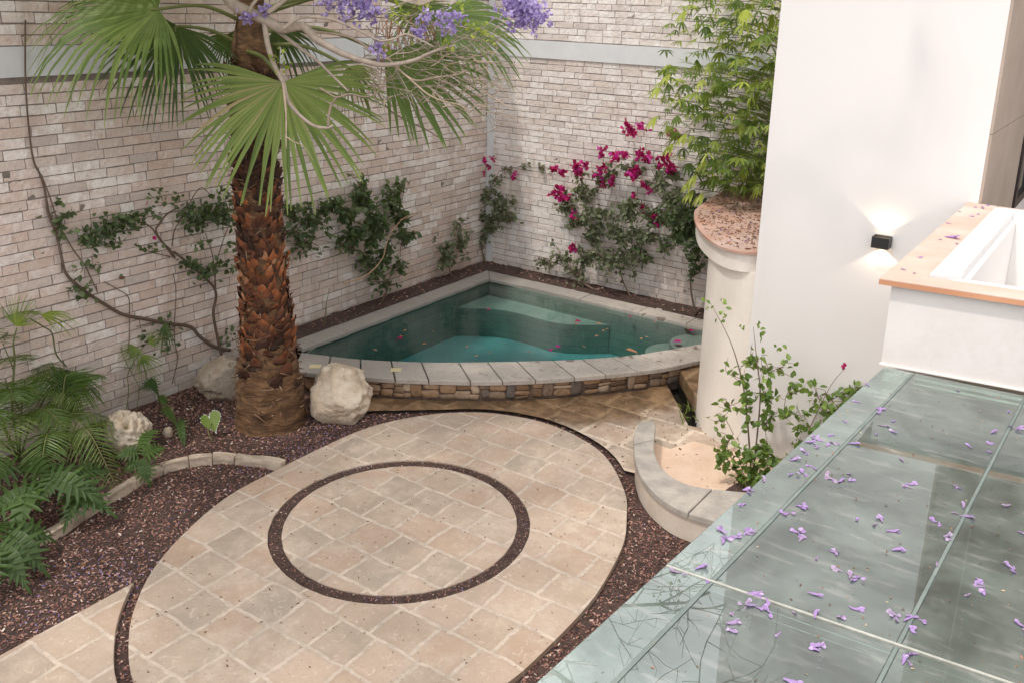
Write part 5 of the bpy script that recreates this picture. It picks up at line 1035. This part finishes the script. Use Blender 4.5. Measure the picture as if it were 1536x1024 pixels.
feather('feather_palm', 'bright low feathery palm fanning out in front of the left wall base', 45, 655, [(130, 610, .7, .30, 34, .22, .85), (95, 655, .9, .25, 34, .22, .9), (-20, 600, .7, .3, 34, .24, .6), (45, 600, .6, .35, 34, .22, .7), (150, 655, 1.0, .22, 30, .20, .8), (10, 665, 1.2, .2, 34, .24, .8)])
# hanging split fan leaves on a dark arching stem, and small fans on the wall
yf = thing('young_fan_palm', 'young fan palm with a lime folded fan and hanging fronds against the left wall', 'palm', tuple(gz(25, 680, -.25))); wb = MB()
vl([(22, 640), (18, 600), (22, 540), (20, 515), (25, 492)], .012, .006, .35, .2); vl([(45, 478), (65, 490), (78, 500), (84, 530), (100, 550)], .006, .007, .3, .1); vl([(22, 560), (15, 540), (4, 515)], .006, .004, .35, .1); wb.build('stems', MAT['petiole'], yf, True)
fan(LW(24, 490, .35), dirpx(24, 490, 40, 445), view*.95+upv*.1, .30, 130, 26, .05, 'leafyel', .0, .32, None, .3, yf); fan(LW(60, 472, .32), dirpx(60, 472, 110, 480), view*.8+upv*.4, .34, 60, 16, .35, 'leafyel', .1, .4, None, .8, yf)
fan(LW(102, 553, .32), dirpx(102, 553, 95, 620), view*.85, .46, 130, 20, .25, 'fandark', -.2, .35, None, .3, yf); fan(LW(105, 555, .34), dirpx(105, 555, 150, 610), view*.85+upv*.3, .44, 60, 14, .3, 'fan', .1, .35, None, .3, yf)
wf = thing('young_fan_palm', 'small sparse fan palm sprig on the wall above the tan boulder', 'palm', tuple(gz(215, 625, -.25))); wb = MB()
vl([(190, 612), (193, 585), (192, 560), (205, 535), (215, 520)], .005, .004, .12, .5); vl([(205, 612), (208, 580), (190, 545), (180, 520)], .004, .003, .14, .5); vl([(160, 560), (175, 550), (198, 552)], .003, .003, .14, .1); wb.build('stems', MAT['petiole'], wf, True)
fan(LW(205, 520, .16), dirpx(205, 520, 185, 555), view*.8+upv*.2, .24, 170, 24, .25, 'fan', .1, .3, None, .6, wf); fan(LW(212, 532, .2), dirpx(212, 532, 240, 570), view*.8+upv*.2, .28, 110, 18, .3, 'leafyel', -.05, .3, None, .6, wf); fan(LW(222, 515, .14), dirpx(222, 515, 240, 500), view*.8, .2, 130, 16, .2, 'fan', .2, .3, None, .6, wf)
fan(LW(248, 482, .16), dirpx(248, 482, 250, 530), view*.9, .34, 60, 8, .1, 'fandark', -.1, .3, None, .2, wf)
# philodendron
def philo_leaf(mb, base, tip, nrm, width, rv, nl=8):
    base = np.array(base, float); tip = np.array(tip, float); ax = tip-base; L = np.linalg.norm(ax); ax = ax/L; Z = unit(nrm); S = unit(np.cross(Z, ax)); Z = np.cross(ax, S)
    ts = np.linspace(0, 1, 12); c = np.array([base+ax*L*t+Z*(.12*L*math.sin(t*3))-np.array([0, 0, .16*L*t*t]) for t in ts]); hw = width*.42*np.sin(np.pi*np.clip(ts*.86+.12, 0, 1))**.7
    V = np.concatenate([c+S*hw[:, None], c-Z*.008, c-S*hw[:, None]]).reshape(3, 12, 3).transpose(1, 0, 2).reshape(-1, 3); Q = []
    for i in range(11): Q += [(3*i, 3*i+1, 3*i+4, 3*i+3), (3*i+1, 3*i+2, 3*i+5, 3*i+4)]
    mb.add(V, None, Q, rv)
    T2 = leaf_tpl([.12, .4, .7, .9], [.08, .095, .085, .05], .25, .3)
    for sg in (1, -1):
        t = np.linspace(.05, .93, nl); C = np.array([np.interp(t, ts, c[:, k]) for k in range(3)]).T; an = np.linspace(2.1, .45, nl); D = ax*np.cos(an)[:, None]+S*sg*np.sin(an)[:, None]+Z*.1
        batch(mb, T2, C, D, np.tile(Z, (nl, 1)), width*(.42+.42*np.sin(np.pi*np.clip(t+.12, 0, 1)))*rng.uniform(.9, 1.1, nl), np.clip(rng.normal(rv, .08, nl), 0, 1))
    batch(mb, T2, [c[-2]], [ax-[0, 0, .3]], [Z], width*.75, rv)
def philo(label, bx, by, leaves, nm='philodendron'):
    b0 = gz(bx, by, -.25); root = thing(nm, label, 'plant', tuple(b0))
    for (x0, y0, x1, y1, z0, z1, w_, rv) in leaves:
        mb = MB(); a = gz(x0, y0, z0); t = gz(x1, y1, z1); philo_leaf(mb, a, t, upv+view*.7, w_, rv); o = mb.build('leaf', MAT['philo'], root)
        wb = MB(); wb.tube(cat([b0, (b0+a)/2+[0, 0, .08], a], 4), np.linspace(.008, .005, 9), 5, .3); wb.build('petiole', MAT['petiole'], o, True)
philo('philodendron with broad deeply cut leaves spilling over the edging stones', 95, 735, [(60, 720, 20, 790, .1, -.02, .20, .5), (75, 715, 135, 735, .15, .08, .20, .35), (70, 705, 25, 690, .15, .12, .18, .4), (110, 715, 155, 700, .1, .08, .18, .3), (100, 730, 160, 755, .05, -.05, .19, .4), (50, 735, -20, 770, .1, .0, .2, .45), (60, 680, 90, 660, .15, .15, .17, .25), (95, 700, 60, 740, .15, .1, .18, .3), (120, 740, 100, 775, .0, -.1, .16, .25), (20, 700, -30, 720, .15, .1, .2, .4)])
philo('philodendron with dark cut leaves in the lower left corner', -20, 830, [(10, 800, 60, 840, .02, -.12, .19, .4), (0, 820, 35, 865, .02, -.12, .17, .35), (-10, 800, 20, 780, .05, .0, .17, .3), (-10, 830, -20, 880, .0, -.1, .18, .4), (20, 795, 70, 800, .02, -.08, .17, .3)])
philo('young philodendron with bright cut leaves beside the tan boulder', 205, 705, [(212, 672, 230, 640, .02, .08, .13, .6), (205, 678, 180, 678, .0, .0, .11, .5), (215, 682, 240, 668, .0, .02, .13, .6), (212, 690, 222, 715, -.05, -.17, .13, .55), (206, 690, 190, 700, -.05, -.1, .10, .45)])
philo('tiny philodendron with two deep green leaves near the middle of the bed', 268, 645, [(270, 630, 276, 660, -.12, -.2, .085, .45), (246, 610, 262, 628, -.08, -.12, .08, .6), (248, 605, 240, 590, -.05, .0, .07, .5)])
philo('small dark leaved philodendron low on the left wall', 240, 605, [(232, 575, 215, 578, .08, .08, .10, .15), (225, 568, 235, 585, .1, .04, .09, .2)])
ha = thing('heart_leaf_plant', 'single large heart shaped green leaf with pale spotted edge in the mulch', 'plant', tuple(gz(318, 660, -.25))); mb = MB()
c = gz(318, 634, -.12); X = dirpx(316, 630, 331, 664); Y = unit(dirpx(320, 630, 345, 636)); th = np.linspace(0, 2*np.pi, 40, endpoint=False); 
hx = 16*np.sin(th)**3/16; hy = -(13*np.cos(th)-5*np.cos(2*th)-2*np.cos(3*th)-np.cos(4*th))/16
X2 = unit(np.cross(np.cross(X, Y), X)); P = c+np.outer(hy*.115-.02, X)+np.outer(hx*.10, X2)+np.outer(-.02*hx**2+.0*hy, unit(np.cross(X, X2)))
ctr = c+X*.0; V = np.vstack([ctr, P*.5+ctr*.5+unit(np.cross(X, X2))*.004, P]); T = [(0, 1+k, 1+(k+1) % 40) for k in range(40)]; Q = [(1+k, 41+k, 41+(k+1) % 40, 1+(k+1) % 40) for k in range(40)]; mb.add(V, T, Q, .85); hl = mb.build('leaf', MAT['leafmid'], ha, True)
mb = MB(); 
for k in range(0, 40, 1):
    if rng.random() < .7: mb.add(IV*.0055+P[k]+unit(view)*.003, IT, None, .9)
mb.build('pale_spots', MAT['kerb'], hl, True); wb = MB(); wb.tube(cat([gz(318, 662, -.25), gz(312, 645, -.16), ctr], 4), .005, 5, .5); wb.build('petiole', MAT['petiole'], ha, True)
